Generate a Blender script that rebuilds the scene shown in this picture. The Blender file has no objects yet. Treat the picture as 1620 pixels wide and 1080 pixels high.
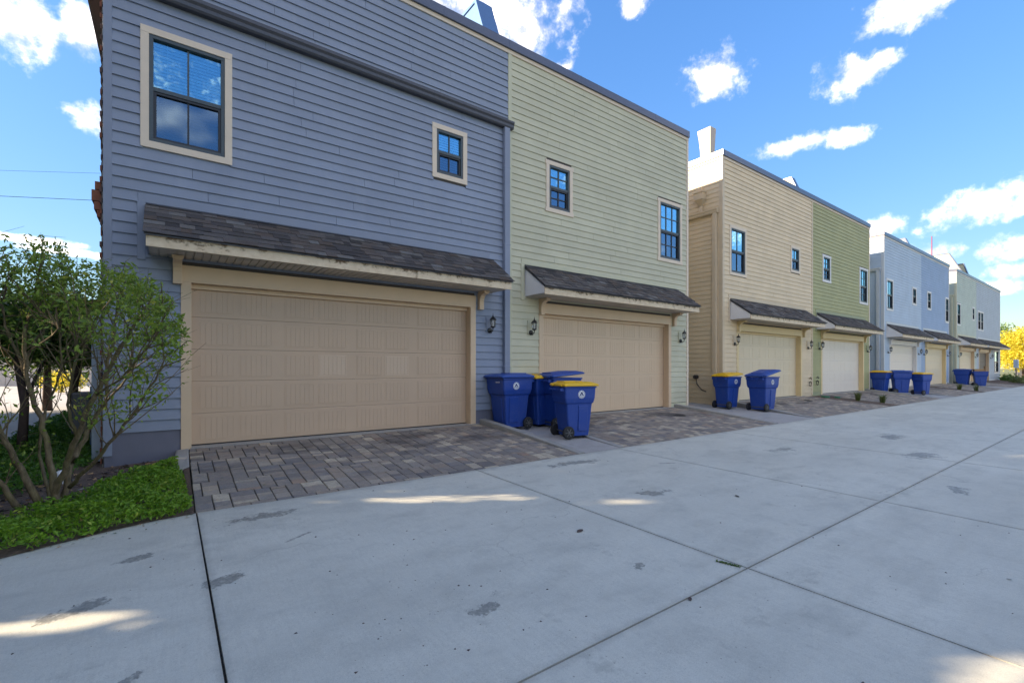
import bpy, bmesh, math, random
import numpy as np
from mathutils import Vector, Matrix
random.seed(7); RNG = np.random.default_rng(7)
R = math.radians
scene = bpy.context.scene
COL = scene.collection

# ------------------------------------------------------------------ camera
D, H, F = 8.5, 1.213, 739.5                       # distance to facade, height over garage floor, focal length (px of 1620)
YAW = math.atan2(1009, F)
CF, SF = math.cos(YAW), math.sin(YAW)
cam = bpy.data.cameras.new('camera'); camo = bpy.data.objects.new('camera', cam); COL.objects.link(camo)
cam.sensor_width = 36; cam.lens = F / 1620 * 36; cam.shift_y = 40 / 1620; cam.clip_end = 5000; cam.clip_start = .05
camo.location = (0, -D, H); camo.rotation_euler = (R(90), 0, YAW * -1 + 0)
camo.rotation_euler = (R(90), 0, (math.pi / 2 - YAW) * -1)
scene.camera = camo

def pdir(x, y):
    u = (x - 810) / F; v = (580 - y) / F
    return Vector((CF + u * SF, SF - u * CF, v))
def at(x, y, t):
    d = pdir(x, y); return Vector((d.x * t, -D + d.y * t, H + d.z * t))

# ------------------------------------------------------------------ sun, sky, exposure
SUN_EL = R(22)
SUN_TRAVEL = Vector((.87, -.49, 0)).normalized()
sun_from = -SUN_TRAVEL
SUN_DIR = Vector((SUN_TRAVEL.x * math.cos(SUN_EL), SUN_TRAVEL.y * math.cos(SUN_EL), -math.sin(SUN_EL)))
sl = bpy.data.lights.new('sun', 'SUN'); sl.energy = 3.0; sl.angle = R(.53); sl.color = (1, .84, .66)
so = bpy.data.objects.new('sun', sl); COL.objects.link(so)
so.rotation_euler = SUN_DIR.to_track_quat('-Z', 'Y').to_euler()
scene.view_settings.view_transform = 'Standard'; scene.view_settings.look = 'None'
scene.view_settings.exposure = 2.5; scene.view_settings.gamma = 1; scene.view_settings.use_curve_mapping = False
scene.view_settings.use_white_balance = True; scene.view_settings.white_balance_temperature = 7200; scene.view_settings.white_balance_tint = 10   # camera balanced for open shade

SKY_STRENGTH = .15
world = bpy.data.worlds.new('World'); scene.world = world; world.use_nodes = True
wt = world.node_tree; wt.nodes.clear()
def wn(kind, **kw):
    n = wt.nodes.new(kind)
    for k, v in kw.items(): setattr(n, k, v)
    return n
def wmath(op, a, b=None, c=None, clamp=False):
    n = wn('ShaderNodeMath', operation=op, use_clamp=clamp)
    for i, v in enumerate((a, b, c)):
        if v is None: continue
        if isinstance(v, (int, float)): n.inputs[i].default_value = v
        else: wt.links.new(v, n.inputs[i])
    return n.outputs[0]
def wdot(vec, v):
    n = wn('ShaderNodeVectorMath', operation='DOT_PRODUCT'); wt.links.new(vec, n.inputs[0]); n.inputs[1].default_value = v
    return n.outputs['Value']
sky = wn('ShaderNodeTexSky', sky_type='NISHITA', sun_disc=False)
sky.sun_elevation = SUN_EL
sky.sun_rotation = math.atan2(sun_from.x, sun_from.y)
sky.altitude = 0; sky.air_density = 1.0; sky.dust_density = .15; sky.ozone_density = 2.2
tc = wn('ShaderNodeTexCoord'); DIRV = tc.outputs['Generated']
nz = wn('ShaderNodeTexNoise'); nz.inputs['Scale'].default_value = 9; nz.inputs['Detail'].default_value = 9; nz.inputs['Roughness'].default_value = .66
wt.links.new(DIRV, nz.inputs['Vector'])
nz2 = wn('ShaderNodeTexNoise'); nz2.inputs['Scale'].default_value = 34; nz2.inputs['Detail'].default_value = 5; nz2.inputs['Roughness'].default_value = .6
wt.links.new(DIRV, nz2.inputs['Vector'])
NZ = wmath('ADD', wmath('MULTIPLY', wmath('SUBTRACT', nz.outputs['Fac'], .5), 2.6), wmath('MULTIPLY', wmath('SUBTRACT', nz2.outputs['Fac'], .5), 1.5))
# cumulus: centre, half width and half height in the direction sphere (tabulated as image bearings of the real clouds)
CLOUDS = [(30, 40, 95, 70), (140, 55, 60, 60), (148, 192, 48, 34), (760, 10, 140, 75), (830, 45, 95, 75), (1126, 122, 52, 50), (1440, 8, 130, 46), (1392, 38, 70, 34), (1350, 116, 66, 46),
          (1395, 95, 40, 22), (1265, 228, 72, 18), (1335, 217, 45, 16), (1545, 330, 105, 34), (1640, 300, 80, 40), (1000, 8, 26, 26), (1396, 357, 40, 20), (1600, 392, 90, 26),
          (1490, 398, 60, 16), (40, 378, 110, 8), (120, 400, 90, 7), (1560, 455, 130, 16), (1640, 425, 110, 18), (880, 105, 40, 22)]
field = None
for (cx, cy, w, h) in CLOUDS:
    c = pdir(cx, cy).normalized(); ax = c.cross(Vector((0, 0, 1))).normalized(); ay = ax.cross(c).normalized()
    wa = .5 * abs((pdir(cx + w, cy).normalized() - pdir(cx - w, cy).normalized()).dot(ax))
    ha = .5 * abs((pdir(cx, cy + h).normalized() - pdir(cx, cy - h).normalized()).dot(ay))
    a = wmath('MULTIPLY', wmath('SUBTRACT', wdot(DIRV, ax), c.dot(ax)), 1 / wa)
    b = wmath('MULTIPLY', wmath('SUBTRACT', wdot(DIRV, ay), c.dot(ay)), 1 / ha)
    r2 = wmath('ADD', wmath('MULTIPLY', a, a), wmath('MULTIPLY', b, b))
    f = wmath('SUBTRACT', 1.0, wmath('SQRT', r2))
    f = wmath('SUBTRACT', f, wmath('MULTIPLY', wmath('LESS_THAN', wdot(DIRV, c), 0), 20.0))
    field = f if field is None else wmath('MAXIMUM', field, f)
# denser clouds added over the unseen sky to brighten ground and walls
nzg = wn('ShaderNodeTexNoise'); nzg.inputs['Scale'].default_value = 3.1; nzg.inputs['Detail'].default_value = 3
mp = wn('ShaderNodeMapping'); mp.inputs['Scale'].default_value = (1, 1, 2.4); mp.inputs['Location'].default_value = (1.3, 9.1, 2.6); wt.links.new(DIRV, mp.inputs['Vector']); wt.links.new(mp.outputs[0], nzg.inputs['Vector'])
rest = wmath('MULTIPLY', wmath('SUBTRACT', nzg.outputs['Fac'], .435), 5.0)
fwd = Vector((CF, SF, 0))
inview = wn('ShaderNodeMapRange', interpolation_type='SMOOTHSTEP'); wt.links.new(wdot(DIRV, fwd), inview.inputs['Value'])
inview.inputs['From Min'].default_value = .05; inview.inputs['From Max'].default_value = .62
rest = wmath('SUBTRACT', rest, wmath('MULTIPLY', inview.outputs[0], 3.5))      # the clouds of the photograph take over there
field = wmath('MAXIMUM', field, rest)
dens = wmath('ADD', field, NZ)
ms = wn('ShaderNodeMapRange', interpolation_type='SMOOTHSTEP'); wt.links.new(dens, ms.inputs['Value'])
ms.inputs['From Min'].default_value = .05; ms.inputs['From Max'].default_value = 1.6; ms.inputs['To Max'].default_value = .97
sep = wn('ShaderNodeSeparateXYZ'); wt.links.new(DIRV, sep.inputs[0])
upm = wn('ShaderNodeMapRange'); wt.links.new(sep.outputs['Z'], upm.inputs['Value']); upm.inputs['From Min'].default_value = 0; upm.inputs['From Max'].default_value = .03
ms_out = wmath('MULTIPLY', ms.outputs[0], upm.outputs[0])
ccol = wn('ShaderNodeMix', data_type='RGBA'); ccol.inputs['A'].default_value = (1.75, 1.72, 1.8, 1); ccol.inputs['B'].default_value = (7.0, 6.3, 5.6, 1)
off = sun_from * .012 + Vector((0, 0, .022))
va = wn('ShaderNodeVectorMath', operation='ADD'); wt.links.new(DIRV, va.inputs[0]); va.inputs[1].default_value = off
nzo = wn('ShaderNodeTexNoise'); nzo.inputs['Scale'].default_value = 9; nzo.inputs['Detail'].default_value = 6; nzo.inputs['Roughness'].default_value = .6
wt.links.new(va.outputs[0], nzo.inputs['Vector'])
dsh = wmath('ADD', wmath('SUBTRACT', nz.outputs['Fac'], nzo.outputs['Fac']), wmath('MULTIPLY', ms.outputs[0], -.05))
nshade = wn('ShaderNodeMapRange'); wt.links.new(dsh, nshade.inputs['Value']); nshade.inputs['From Min'].default_value = -.11; nshade.inputs['From Max'].default_value = .10
wt.links.new(nshade.outputs[0], ccol.inputs['Factor'])
hs = wn('ShaderNodeHueSaturation'); hs.inputs['Hue'].default_value = .509; hs.inputs['Saturation'].default_value = 1.27; hs.inputs['Value'].default_value = 1.0
lum = wn('ShaderNodeRGBToBW'); wt.links.new(sky.outputs[0], lum.inputs[0])
comp = wmath('DIVIDE', .80, wmath('ADD', wmath('MULTIPLY', lum.outputs[0], .50), 1.0))     # softer horizon, as exposed in the photograph
cs = wn('ShaderNodeVectorMath', operation='SCALE'); wt.links.new(sky.outputs[0], cs.inputs[0]); wt.links.new(comp, cs.inputs['Scale'])
wt.links.new(cs.outputs[0], hs.inputs['Color'])
mixc = wn('ShaderNodeMix', data_type='RGBA'); wt.links.new(ms_out, mixc.inputs['Factor'])
wt.links.new(hs.outputs[0], mixc.inputs['A']); wt.links.new(ccol.outputs['Result'], mixc.inputs['B'])
bg = wn('ShaderNodeBackground'); bg.inputs['Strength'].default_value = SKY_STRENGTH
wt.links.new(mixc.outputs['Result'], bg.inputs['Color'])
wo = wn('ShaderNodeOutputWorld'); wt.links.new(bg.outputs[0], wo.inputs['Surface'])

# ------------------------------------------------------------------ materials
class NT:
    def __init__(self, name):
        self.m = bpy.data.materials.new(name); self.m.use_nodes = True
        self.t = self.m.node_tree; self.b = self.t.nodes['Principled BSDF']; self.o = self.t.nodes['Material Output']
    def n(self, kind, ins=None, **kw):
        x = self.t.nodes.new(kind)
        for k, v in kw.items(): setattr(x, k, v)
        for k, v in (ins or {}).items():
            if hasattr(v, 'is_linked') or isinstance(v, bpy.types.NodeSocket): self.t.links.new(v, x.inputs[k])
            else: x.inputs[k].default_value = v
        return x
    def math(self, op, a, b=None, clamp=False):
        ins = {0: a}
        if b is not None: ins[1] = b
        return self.n('ShaderNodeMath', ins, operation=op, use_clamp=clamp).outputs[0]
    def pos(self): return self.n('ShaderNodeNewGeometry').outputs['Position']
    def noise(self, vec, scale, detail=4, rough=.55, stretch=None):
        if stretch: vec = self.n('ShaderNodeMapping', {'Vector': vec, 'Scale': stretch}).outputs[0]
        return self.n('ShaderNodeTexNoise', {'Vector': vec, 'Scale': scale, 'Detail': detail, 'Roughness': rough}).outputs['Fac']
    def ramp(self, fac, stops, interp='LINEAR'):
        r = self.n('ShaderNodeValToRGB', {'Fac': fac}); r.color_ramp.interpolation = interp
        e = r.color_ramp.elements
        while len(e) < len(stops): e.new(.5)
        for i, (p, c) in enumerate(stops):
            e[i].position = p; e[i].color = (*c, 1) if len(c) == 3 else c
        return r.outputs['Color']
    def mix(self, f, a, b, blend='MIX'):
        x = self.n('ShaderNodeMix', data_type='RGBA', blend_type=blend)
        for k, v in (('Factor', f), ('A', a), ('B', b)):
            s = x.inputs[k]
            if isinstance(v, bpy.types.NodeSocket): self.t.links.new(v, s)
            elif isinstance(v, (int, float)): s.default_value = v
            else: s.default_value = (*v, 1) if len(v) == 3 else v
        return x.outputs['Result']
    def mr(self, v, a, b, c=0., d=1., smooth=False):
        return self.n('ShaderNodeMapRange', {'Value': v, 'From Min': a, 'From Max': b, 'To Min': c, 'To Max': d}, interpolation_type='SMOOTHSTEP' if smooth else 'LINEAR').outputs[0]
    def set(self, **kw):
        for k, v in kw.items():
            s = self.b.inputs[k.replace('_', ' ')]
            if isinstance(v, bpy.types.NodeSocket): self.t.links.new(v, s)
            elif isinstance(v, (tuple, list)): s.default_value = (*v, 1) if len(v) == 3 else v
            else: s.default_value = v
        return self
    def bump(self, h, strength=.3, dist=.01):
        x = self.n('ShaderNodeBump', {'Height': h, 'Strength': strength, 'Distance': dist}); self.t.links.new(x.outputs[0], self.b.inputs['Normal']); return self

def siding(name, col, streak=.5):
    n = NT(name); p = n.pos()
    rnd = n.n('ShaderNodeObjectInfo').outputs['Random']
    grain = n.noise(p, 30, 5, .6, (.5, .5, 6))
    big = n.noise(p, 1.1, 4, .6)
    drip = n.noise(p, 5, 4, .6, (1, 1, .12))
    c0 = [x * .90 for x in col]; c1 = [min(1, x * 1.08) for x in col]
    c = n.mix(n.mr(big, .3, .7), c0, c1)
    c = n.mix(n.math('MULTIPLY', n.mr(drip, .55, .8), .35 * streak), c, [min(1, x * .7 + .2) for x in col])
    c = n.mix(n.math('MULTIPLY', n.mr(grain, .35, .75), .18), c, [x * .7 for x in col])
    c = n.mix(n.math('MULTIPLY', rnd, .30), c, [x * .78 for x in col])
    scuff = n.noise(p, 2.6, 6, .7, (1, 1, .6)); c = n.mix(n.math('MULTIPLY', n.mr(scuff, .60, .72), .22), c, [min(1, x * .8 + .16) for x in col])
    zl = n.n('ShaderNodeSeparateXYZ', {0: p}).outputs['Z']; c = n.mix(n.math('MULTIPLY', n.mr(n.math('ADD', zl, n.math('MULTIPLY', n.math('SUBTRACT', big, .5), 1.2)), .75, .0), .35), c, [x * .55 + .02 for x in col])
    n.set(Base_Color=c, Roughness=n.mr(grain, .3, .7, .5, .68), Specular_IOR_Level=.35).bump(grain, .25, .004)
    return n.m
def paint(name, col, rough=.5, dirt=.25, scale=3.):
    n = NT(name); p = n.pos()
    a = n.noise(p, scale, 5, .6); g = n.noise(p, 60, 3)
    c = n.mix(n.math('MULTIPLY', n.mr(a, .4, .75), dirt), col, [x * .72 for x in col])
    n.set(Base_Color=c, Roughness=n.mr(g, .3, .7, rough - .06, rough + .08)).bump(g, .12, .003)
    return n.m
def plain(name, col, rough=.5, metal=0., spec=.5):
    n = NT(name); g = n.noise(n.pos(), 25, 4)
    n.set(Base_Color=n.mix(n.mr(g, .3, .7), [x * .9 for x in col], [min(1, x * 1.08) for x in col]), Roughness=rough, Metallic=metal, Specular_IOR_Level=spec)
    return n.m

M = {}
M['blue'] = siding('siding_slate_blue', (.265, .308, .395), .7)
M['blue_trim'] = paint('slate_blue_trim', (.235, .272, .355), .5)
M['blue_foundation'] = paint('slate_blue_foundation', (.15, .155, .20), .7, .4)
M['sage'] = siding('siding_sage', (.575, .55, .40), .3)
M['sage_trim'] = paint('sage_trim', (.565, .545, .385), .5)
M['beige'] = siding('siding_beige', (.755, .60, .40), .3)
M['beige_trim'] = paint('beige_trim', (.64, .51, .35), .5)
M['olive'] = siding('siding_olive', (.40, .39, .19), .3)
M['olive_trim'] = paint('olive_trim', (.29, .31, .18), .5)
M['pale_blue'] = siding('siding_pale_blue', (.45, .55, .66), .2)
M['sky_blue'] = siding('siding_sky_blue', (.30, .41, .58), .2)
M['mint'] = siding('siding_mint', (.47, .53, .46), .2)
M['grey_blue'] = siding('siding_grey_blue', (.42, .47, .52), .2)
M['grey_blue_trim'] = paint('pale_trim', (.55, .58, .60), .5)
M['cream'] = paint('cream_trim', (.74, .61, .47), .5, .3)
M['white_trim'] = paint('white_trim', (.72, .70, .68), .5, .25)
M['tan_trim'] = paint('tan_trim', (.68, .50, .33), .5, .25)
M['yellow_trim'] = paint('warm_cream_trim', (.74, .57, .31), .5, .2)
M['door_tan'] = paint('garage_door_tan', (.575, .41, .28), .45, .2, 1.2)
M['door_tan_pale'] = paint('garage_door_tan_pale', (.62, .455, .32), .42, .1, 1.2)  # paler paint stands in for window light reflected onto two panels
M['door_sand'] = paint('garage_door_sand', (.70, .51, .34), .45, .15, 1.2)
M['door_cream'] = paint('garage_door_cream', (.75, .62, .43), .45, .15, 1.2)
M['door_white'] = paint('garage_door_white', (.80, .71, .60), .45, .12, 1.2)
M['door_brown'] = paint('garage_door_brown', (.16, .12, .09), .5, .2)  # dark paint on a closed door stands in for a shaded open garage
M['sash'] = plain('window_sash_grey', (.055, .075, .085), .4)
M['screen_frame'] = plain('screen_frame_black', (.02, .022, .028), .45)
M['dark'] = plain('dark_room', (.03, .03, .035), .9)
M['core'] = plain('house_wrap', (.10, .09, .085), .9)
M['coping'] = plain('coping_metal', (.085, .105, .16), .3, .15)
M['gutter'] = plain('gutter_metal', (.07, .073, .088), .38, .1)
M['turret_blue'] = plain('blue_sheet_metal', (.10, .20, .36), .3, .4)
M['stucco'] = paint('stucco', (.55, .47, .41), .8, .25)
M['roof_felt'] = plain('roof_membrane', (.25, .25, .25), .9)
M['black_metal'] = plain('lantern_black', (.012, .012, .013), .35)
M['rubber'] = plain('wheel_rubber', (.012, .012, .014), .6)
M['hub'] = plain('wheel_hub_grey', (.10, .10, .105), .5)
def plastic(name, col):
    n = NT(name); p = n.pos(); a_ = n.noise(p, 6, 5, .65); b_ = n.noise(p, 45, 3, .6, (1, 1, .3)); r_ = n.n('ShaderNodeObjectInfo').outputs['Random']
    c = n.mix(n.math('MULTIPLY', n.mr(a_, .48, .75), .30), col, [min(1, x * .8 + .07) for x in col]); c = n.mix(n.math('MULTIPLY', n.mr(b_, .60, .75), .35), c, [min(1, x * .7 + .13) for x in col])
    c = n.mix(n.math('MULTIPLY', r_, .25), c, [x * .75 + .01 for x in col])
    n.set(Base_Color=c, Roughness=n.mr(a_, .3, .7, .34, .52)).bump(b_, .05, .002); return n.m
M['bin_blue'] = plastic('bin_plastic_blue', (.007, .055, .31)); M['bin_blue_lid'] = plastic('bin_lid_blue', (.012, .065, .30)); M['bin_yellow'] = plastic('bin_lid_yellow', (.82, .48, .015))
M['bin_mould'] = plain('bin_lid_moulded_text', (.50, .33, .08), .5)
M['white_ink'] = plain('white_print', (.78, .80, .84), .5)
M['blue_ink'] = plain('dark_print', (.015, .03, .14), .5)
M['green_ink'] = plain('green_sticker', (.10, .62, .10), .5)
M['cardboard'] = plain('cardboard', (.40, .24, .11), .8)
M['rust_iron'] = plain('cast_iron', (.045, .035, .03), .7)
M['green_plastic'] = plain('green_plastic_cover', (.02, .16, .08), .5)
M['grey_box'] = plain('grey_utility_box', (.42, .42, .41), .5)
M['brick_red'] = plain('brick_red', (.30, .11, .065), .85)
M['brick_brown'] = plain('brick_brown', (.17, .10, .085), .85)
M['pole_red'] = plain('red_pole_paint', (.22, .03, .07), .5)
M['cable'] = plain('black_cable', (.02, .02, .02), .6)

n = NT('fascia_weathered'); p = n.pos()
a = n.noise(p, 9, 6, .65, (1, 1, 1.6)); b = n.noise(p, 2.3, 3); zz = n.n('ShaderNodeSeparateXYZ', {0: p}).outputs['Z']
top = n.mr(zz, 2.86, 2.97, -.12, .14)
st = n.mr(n.math('ADD', n.math('ADD', a, n.math('MULTIPLY', n.math('SUBTRACT', b, .5), .5)), top), .51, .70, 0, 1, True)
n.set(Base_Color=n.mix(st, n.mix(n.mr(a, .3, .6), (.80, .66, .48), (.68, .53, .36)), (.17, .10, .05)), Roughness=.6).bump(a, .2, .003); M['fascia'] = n.m

n = NT('shingle'); rnd = n.n('ShaderNodeObjectInfo').outputs['Random']; isl = n.n('ShaderNodeNewGeometry').outputs['Random Per Island']
rr = n.math('FRACT', n.math('ADD', rnd, isl)); g = n.noise(n.pos(), 220, 2); g2 = n.noise(n.pos(), 2, 3)
c = n.ramp(rr, [(0, (.06, .055, .054)), (.25, (.10, .09, .088)), (.5, (.145, .13, .122)), (.75, (.125, .095, .078)), (1, (.215, .21, .20))])
c = n.mix(n.mr(g, .35, .65), n.mix(.5, c, (.02, .02, .02)), c); c = n.mix(n.math('MULTIPLY', n.mr(g2, .5, .7), .3), c, (.05, .045, .04))
n.set(Base_Color=c, Roughness=.9, Specular_IOR_Level=.2).bump(g, .6, .004); M['shingle'] = n.m

n = NT('soffit_vinyl'); g = n.noise(n.pos(), 3, 4)
n.set(Base_Color=n.mix(n.mr(g, .4, .7), (.56, .50, .42), (.42, .37, .31)), Roughness=.55); M['soffit'] = n.m

def paver_mat():
    n = NT('paver_concrete'); rnd = n.n('ShaderNodeObjectInfo').outputs['Random']; geo = n.n('ShaderNodeNewGeometry'); isl = geo.outputs['Random Per Island']; p = geo.outputs['Position']
    rr = n.math('FRACT', n.math('ADD', rnd, isl)); r2 = n.math('FRACT', n.math('MULTIPLY', rr, 17.31))
    c = n.ramp(rr, [(0, (.17, .155, .148)), (.2, (.27, .24, .205)), (.38, (.35, .30, .245)), (.55, (.31, .25, .195)), (.70, (.22, .21, .205)), (.82, (.42, .36, .28)), (.94, (.58, .50, .37)), (1, (.34, .23, .165))])
    g = n.noise(p, 55, 4, .65); g2 = n.noise(p, 11, 4, .6)
    c = n.mix(n.math('MULTIPLY', n.mr(g2, .42, .68), .45), c, n.mix(r2, (.12, .115, .12), (.42, .33, .23)))
    c = n.mix(n.mr(g, .35, .72, 0, .4), c, (.10, .09, .085))
    # tyre and oil soiling in the driveway
    soil = n.noise(p, 1.0, 5, .62, (.8, 1.5, 1)); y = n.n('ShaderNodeSeparateXYZ', {0: p}).outputs['Y']
    band = n.math('MULTIPLY', n.mr(y, -1.9, -.9, 0, 1, True), n.mr(y, -.05, -.6, 0, 1, True))
    c = n.mix(n.math('MULTIPLY', n.math('MULTIPLY', n.mr(soil, .46, .62, 0, 1, True), band), .68), c, (.045, .04, .042))
    n.set(Base_Color=c, Roughness=.85, Specular_IOR_Level=.3).bump(n.math('ADD', g, g2), .8, .008); return n.m
M['paver'] = paver_mat()

STAINS = [(.72, -3.35, .42, .16, .2), (.30, -4.68, .22, .13, .2), (-.47, -4.60, .2, .11, .3), (5.0, -3.28, .62, .16, -.1), (4.66, -5.0, .32, .16, -.3), (1.6, -6.05, .2, .13, .4), (-.23, -3.87, .16, .10, .2),
          (10.4, -6.2, .5, .3, 0), (12.5, -5.2, .7, .25, .2), (2.9, -6.2, .10, .06, .5), (6.2, -4.1, .2, .05, -.5), (-.2, -5.6, .16, .05, .4), (.9, -4.1, .16, .03, .5), (7.9, -7.1, .3, .15, .1), (8.9, -4.6, .5, .2, -.2)]
def concrete(name, base, stains=False):
    n = NT(name); p = n.pos()
    fine = n.noise(p, 190, 3, .7); med = n.noise(p, 24, 5, .65); big = n.noise(p, .55, 5, .6); blot = n.noise(p, 2.1, 6, .62, (1, 1.6, 1))
    c = n.mix(n.mr(big, .3, .7), [x * .88 for x in base], [min(1, x * 1.08) for x in base])
    c = n.mix(n.math('MULTIPLY', n.mr(blot, .5, .70), .5), c, [base[0] * .62, base[1] * .63, base[2] * .64])
    c = n.mix(n.math('MULTIPLY', n.mr(blot, .46, .28), .25), c, [min(1, x * 1.2) for x in base])
    c = n.mix(n.mr(med, .45, .75, 0, .22), c, [x * .6 for x in base])
    sp = n.noise(p, 85, 3, .75); c = n.mix(n.mr(sp, .56, .70, 0, .38), c, [x * .55 for x in base]); c = n.mix(n.mr(sp, .42, .30, 0, .3), c, [min(1, x * 1.25) for x in base])
    c = n.mix(n.mr(fine, .53, .70, 0, .6), c, [x * .5 for x in base])
    c = n.mix(n.mr(fine, .45, .30, 0, .4), c, [min(1, x * 1.3) for x in base])
    pit = n.n('ShaderNodeTexVoronoi', {'Vector': p, 'Scale': 16.}).outputs['Distance']
    pm = n.noise(p, 1.2, 3)
    c = n.mix(n.math('MULTIPLY', n.mr(pit, .10, .05), n.mr(pm, .52, .64)), c, [x * .3 for x in base])
    rnd_ = n.n('ShaderNodeObjectInfo').outputs['Random']; c = n.mix(n.math('MULTIPLY', rnd_, .16), c, [x * .66 for x in base]); pat = n.noise(p, 3.6, 7, .72)
    c = n.mix(n.math('MULTIPLY', n.mr(pat, .56, .66, 0, 1, True), n.mr(pm, .46, .60, 0, .40)), c, [x * .50 for x in base])
    rough = .82
    tyre = n.noise(p, 1.6, 4, .6, (.12, 1, 1)); brm = n.noise(p, 60, 2, .5, (1, .08, 1))
    c = n.mix(n.math('MULTIPLY', n.mr(tyre, .5, .72), .28), c, [x * .62 for x in base])
    c = n.mix(n.mr(brm, .45, .7, 0, .14), c, [x * .6 for x in base])
    if stains:
        warp = n.noise(p, 5.5, 6, .68); w2 = n.noise(p, 30, 4, .7)
        xyz = n.n('ShaderNodeSeparateXYZ', {0: p}); X, Y = xyz.outputs['X'], xyz.outputs['Y']; f = None
        for (sx, sy, a, b, ang) in STAINS:
            ca, sa = math.cos(ang), math.sin(ang)
            dx = n.math('SUBTRACT', X, sx); dy = n.math('SUBTRACT', Y, sy)
            u = n.math('MULTIPLY', n.math('ADD', n.math('MULTIPLY', dx, ca), n.math('MULTIPLY', dy, sa)), 1 / a)
            v = n.math('MULTIPLY', n.math('SUBTRACT', n.math('MULTIPLY', dy, ca), n.math('MULTIPLY', dx, sa)), 1 / b)
            r = n.math('SQRT', n.math('ADD', n.math('MULTIPLY', u, u), n.math('MULTIPLY', v, v)))
            g = n.math('SUBTRACT', 1., r); f = g if f is None else n.math('MAXIMUM', f, g)
        ck = n.n('ShaderNodeTexVoronoi', {'Vector': n.n('ShaderNodeVectorMath', {0: p, 1: n.n('ShaderNodeVectorMath', {0: n.n('ShaderNodeTexNoise', {'Vector': p, 'Scale': 1.4, 'Detail': 5.}).outputs['Color'], 'Scale': 1.1}, operation='SCALE').outputs[0]}, operation='ADD').outputs[0], 'Scale': .33}, feature='DISTANCE_TO_EDGE').outputs['Distance']
        c = n.mix(n.math('MULTIPLY', n.mr(ck, .0035, .0012), n.math('MULTIPLY', n.mr(n.noise(p, .5, 2), .54, .64), .32)), c, (.10, .10, .09))
        # dirt gathered along the joints
        jd = n.math('ABSOLUTE', n.math('ADD', Y, 6.7))
        for xj in (.22, 3.53, 6.51, 10.19): jd = n.math('MINIMUM', jd, n.math('ABSOLUTE', n.math('SUBTRACT', X, xj)))
        jd = n.math('MINIMUM', jd, n.math('MULTIPLY', n.math('ABSOLUTE', n.math('ADD', Y, 2.83)), .35))
        c = n.mix(n.math('MULTIPLY', n.mr(n.math('ADD', jd, n.math('MULTIPLY', n.math('SUBTRACT', warp, .5), .12)), .05, .0), .30), c, (.15, .14, .125))
        f = n.math('ADD', n.math('ADD', f, n.math('MULTIPLY', n.math('SUBTRACT', warp, .5), 3.2)), n.math('MULTIPLY', n.math('SUBTRACT', w2, .5), 1.2))
        sm = n.mr(f, .30, .58, 0, 1, True)
        c = n.mix(n.math('MULTIPLY', sm, n.mr(w2, .3, .65, .4, .85)), c, (.145, .15, .135))
        rough = n.mr(sm, 0, 1, .82, .6)
    n.set(Base_Color=c, Roughness=rough, Specular_IOR_Level=.35).bump(n.math('ADD', n.math('MULTIPLY', fine, .5), med), .35, .004)
    return n.m
M['concrete'] = concrete('alley_concrete', (.595, .59, .505), True)
M['kerb'] = concrete('kerb_concrete', (.36, .35, .32))
M['pad'] = concrete('pad_concrete', (.42, .40, .37))
M['street'] = concrete('street_concrete', (.42, .41, .39))
n = NT('joint_dirt'); g = n.noise(n.pos(), 40, 4); n.set(Base_Color=n.ramp(g, [(.35, (.022, .020, .018)), (.7, (.06, .05, .04))]), Roughness=.95); M['joint'] = n.m
n = NT('mulch_soil'); g = n.noise(n.pos(), 30, 5, .7); n.set(Base_Color=n.ramp(g, [(.3, (.06, .042, .03)), (.55, (.14, .095, .068)), (.8, (.25, .185, .14))]), Roughness=.95).bump(g, 1., .02); M['soil'] = n.m
n = NT('lawn_ground'); g = n.noise(n.pos(), .8, 5); n.set(Base_Color=n.ramp(g, [(.3, (.06, .10, .03)), (.7, (.20, .19, .09))]), Roughness=.95); M['ground'] = n.m

def leaf(name, a, b, c, trans=.35):
    n = NT(name); geo = n.n('ShaderNodeNewGeometry'); isl = geo.outputs['Random Per Island']
    col = n.ramp(isl, [(0, a), (.55, b), (.9, b), (1, c)])
    n.set(Base_Color=col, Roughness=.45, Specular_IOR_Level=.4)
    tr = n.n('ShaderNodeBsdfTranslucent', {'Color': n.mix(.5, col, (b[0] * 1.5, b[1] * 1.4, b[2] * .8))})
    mx = n.n('ShaderNodeMixShader', {0: trans, 1: n.b.outputs[0], 2: tr.outputs[0]}); n.t.links.new(mx.outputs[0], n.o.inputs['Surface'])
    return n.m
M['leaf_shrub'] = leaf('shrub_leaf', (.10, .18, .03), (.23, .33, .05), (.52, .48, .08))
M['leaf_cover'] = leaf('ground_cover_leaf', (.07, .16, .015), (.19, .36, .03), (.44, .50, .09))
M['leaf_dark'] = leaf('dark_tree_leaf', (.045, .095, .022), (.09, .165, .03), (.24, .27, .05))
M['leaf_ivy'] = leaf('ivy_leaf', (.04, .11, .015), (.085, .20, .025), (.20, .30, .05))
M['leaf_yellow'] = leaf('yellow_tree_leaf', (.38, .33, .03), (.57, .50, .055), (.62, .60, .12), .45)
M['leaf_olive'] = leaf('tuft_leaf', (.07, .10, .03), (.13, .16, .05), (.25, .24, .08))
n = NT('bark'); g = n.noise(n.pos(), 30, 5, .65, (1, 1, .4)); g2 = n.noise(n.pos(), 5, 4)
n.set(Base_Color=n.mix(n.mr(g2, .4, .65, 0, .5), n.ramp(g, [(.3, (.07, .05, .03)), (.55, (.17, .125, .075)), (.8, (.30, .235, .15))]), (.13, .125, .03)), Roughness=.9).bump(g, .8, .01); M['bark'] = n.m
M['bark_dark'] = plain('dark_bark', (.075, .052, .045), .9)

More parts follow.
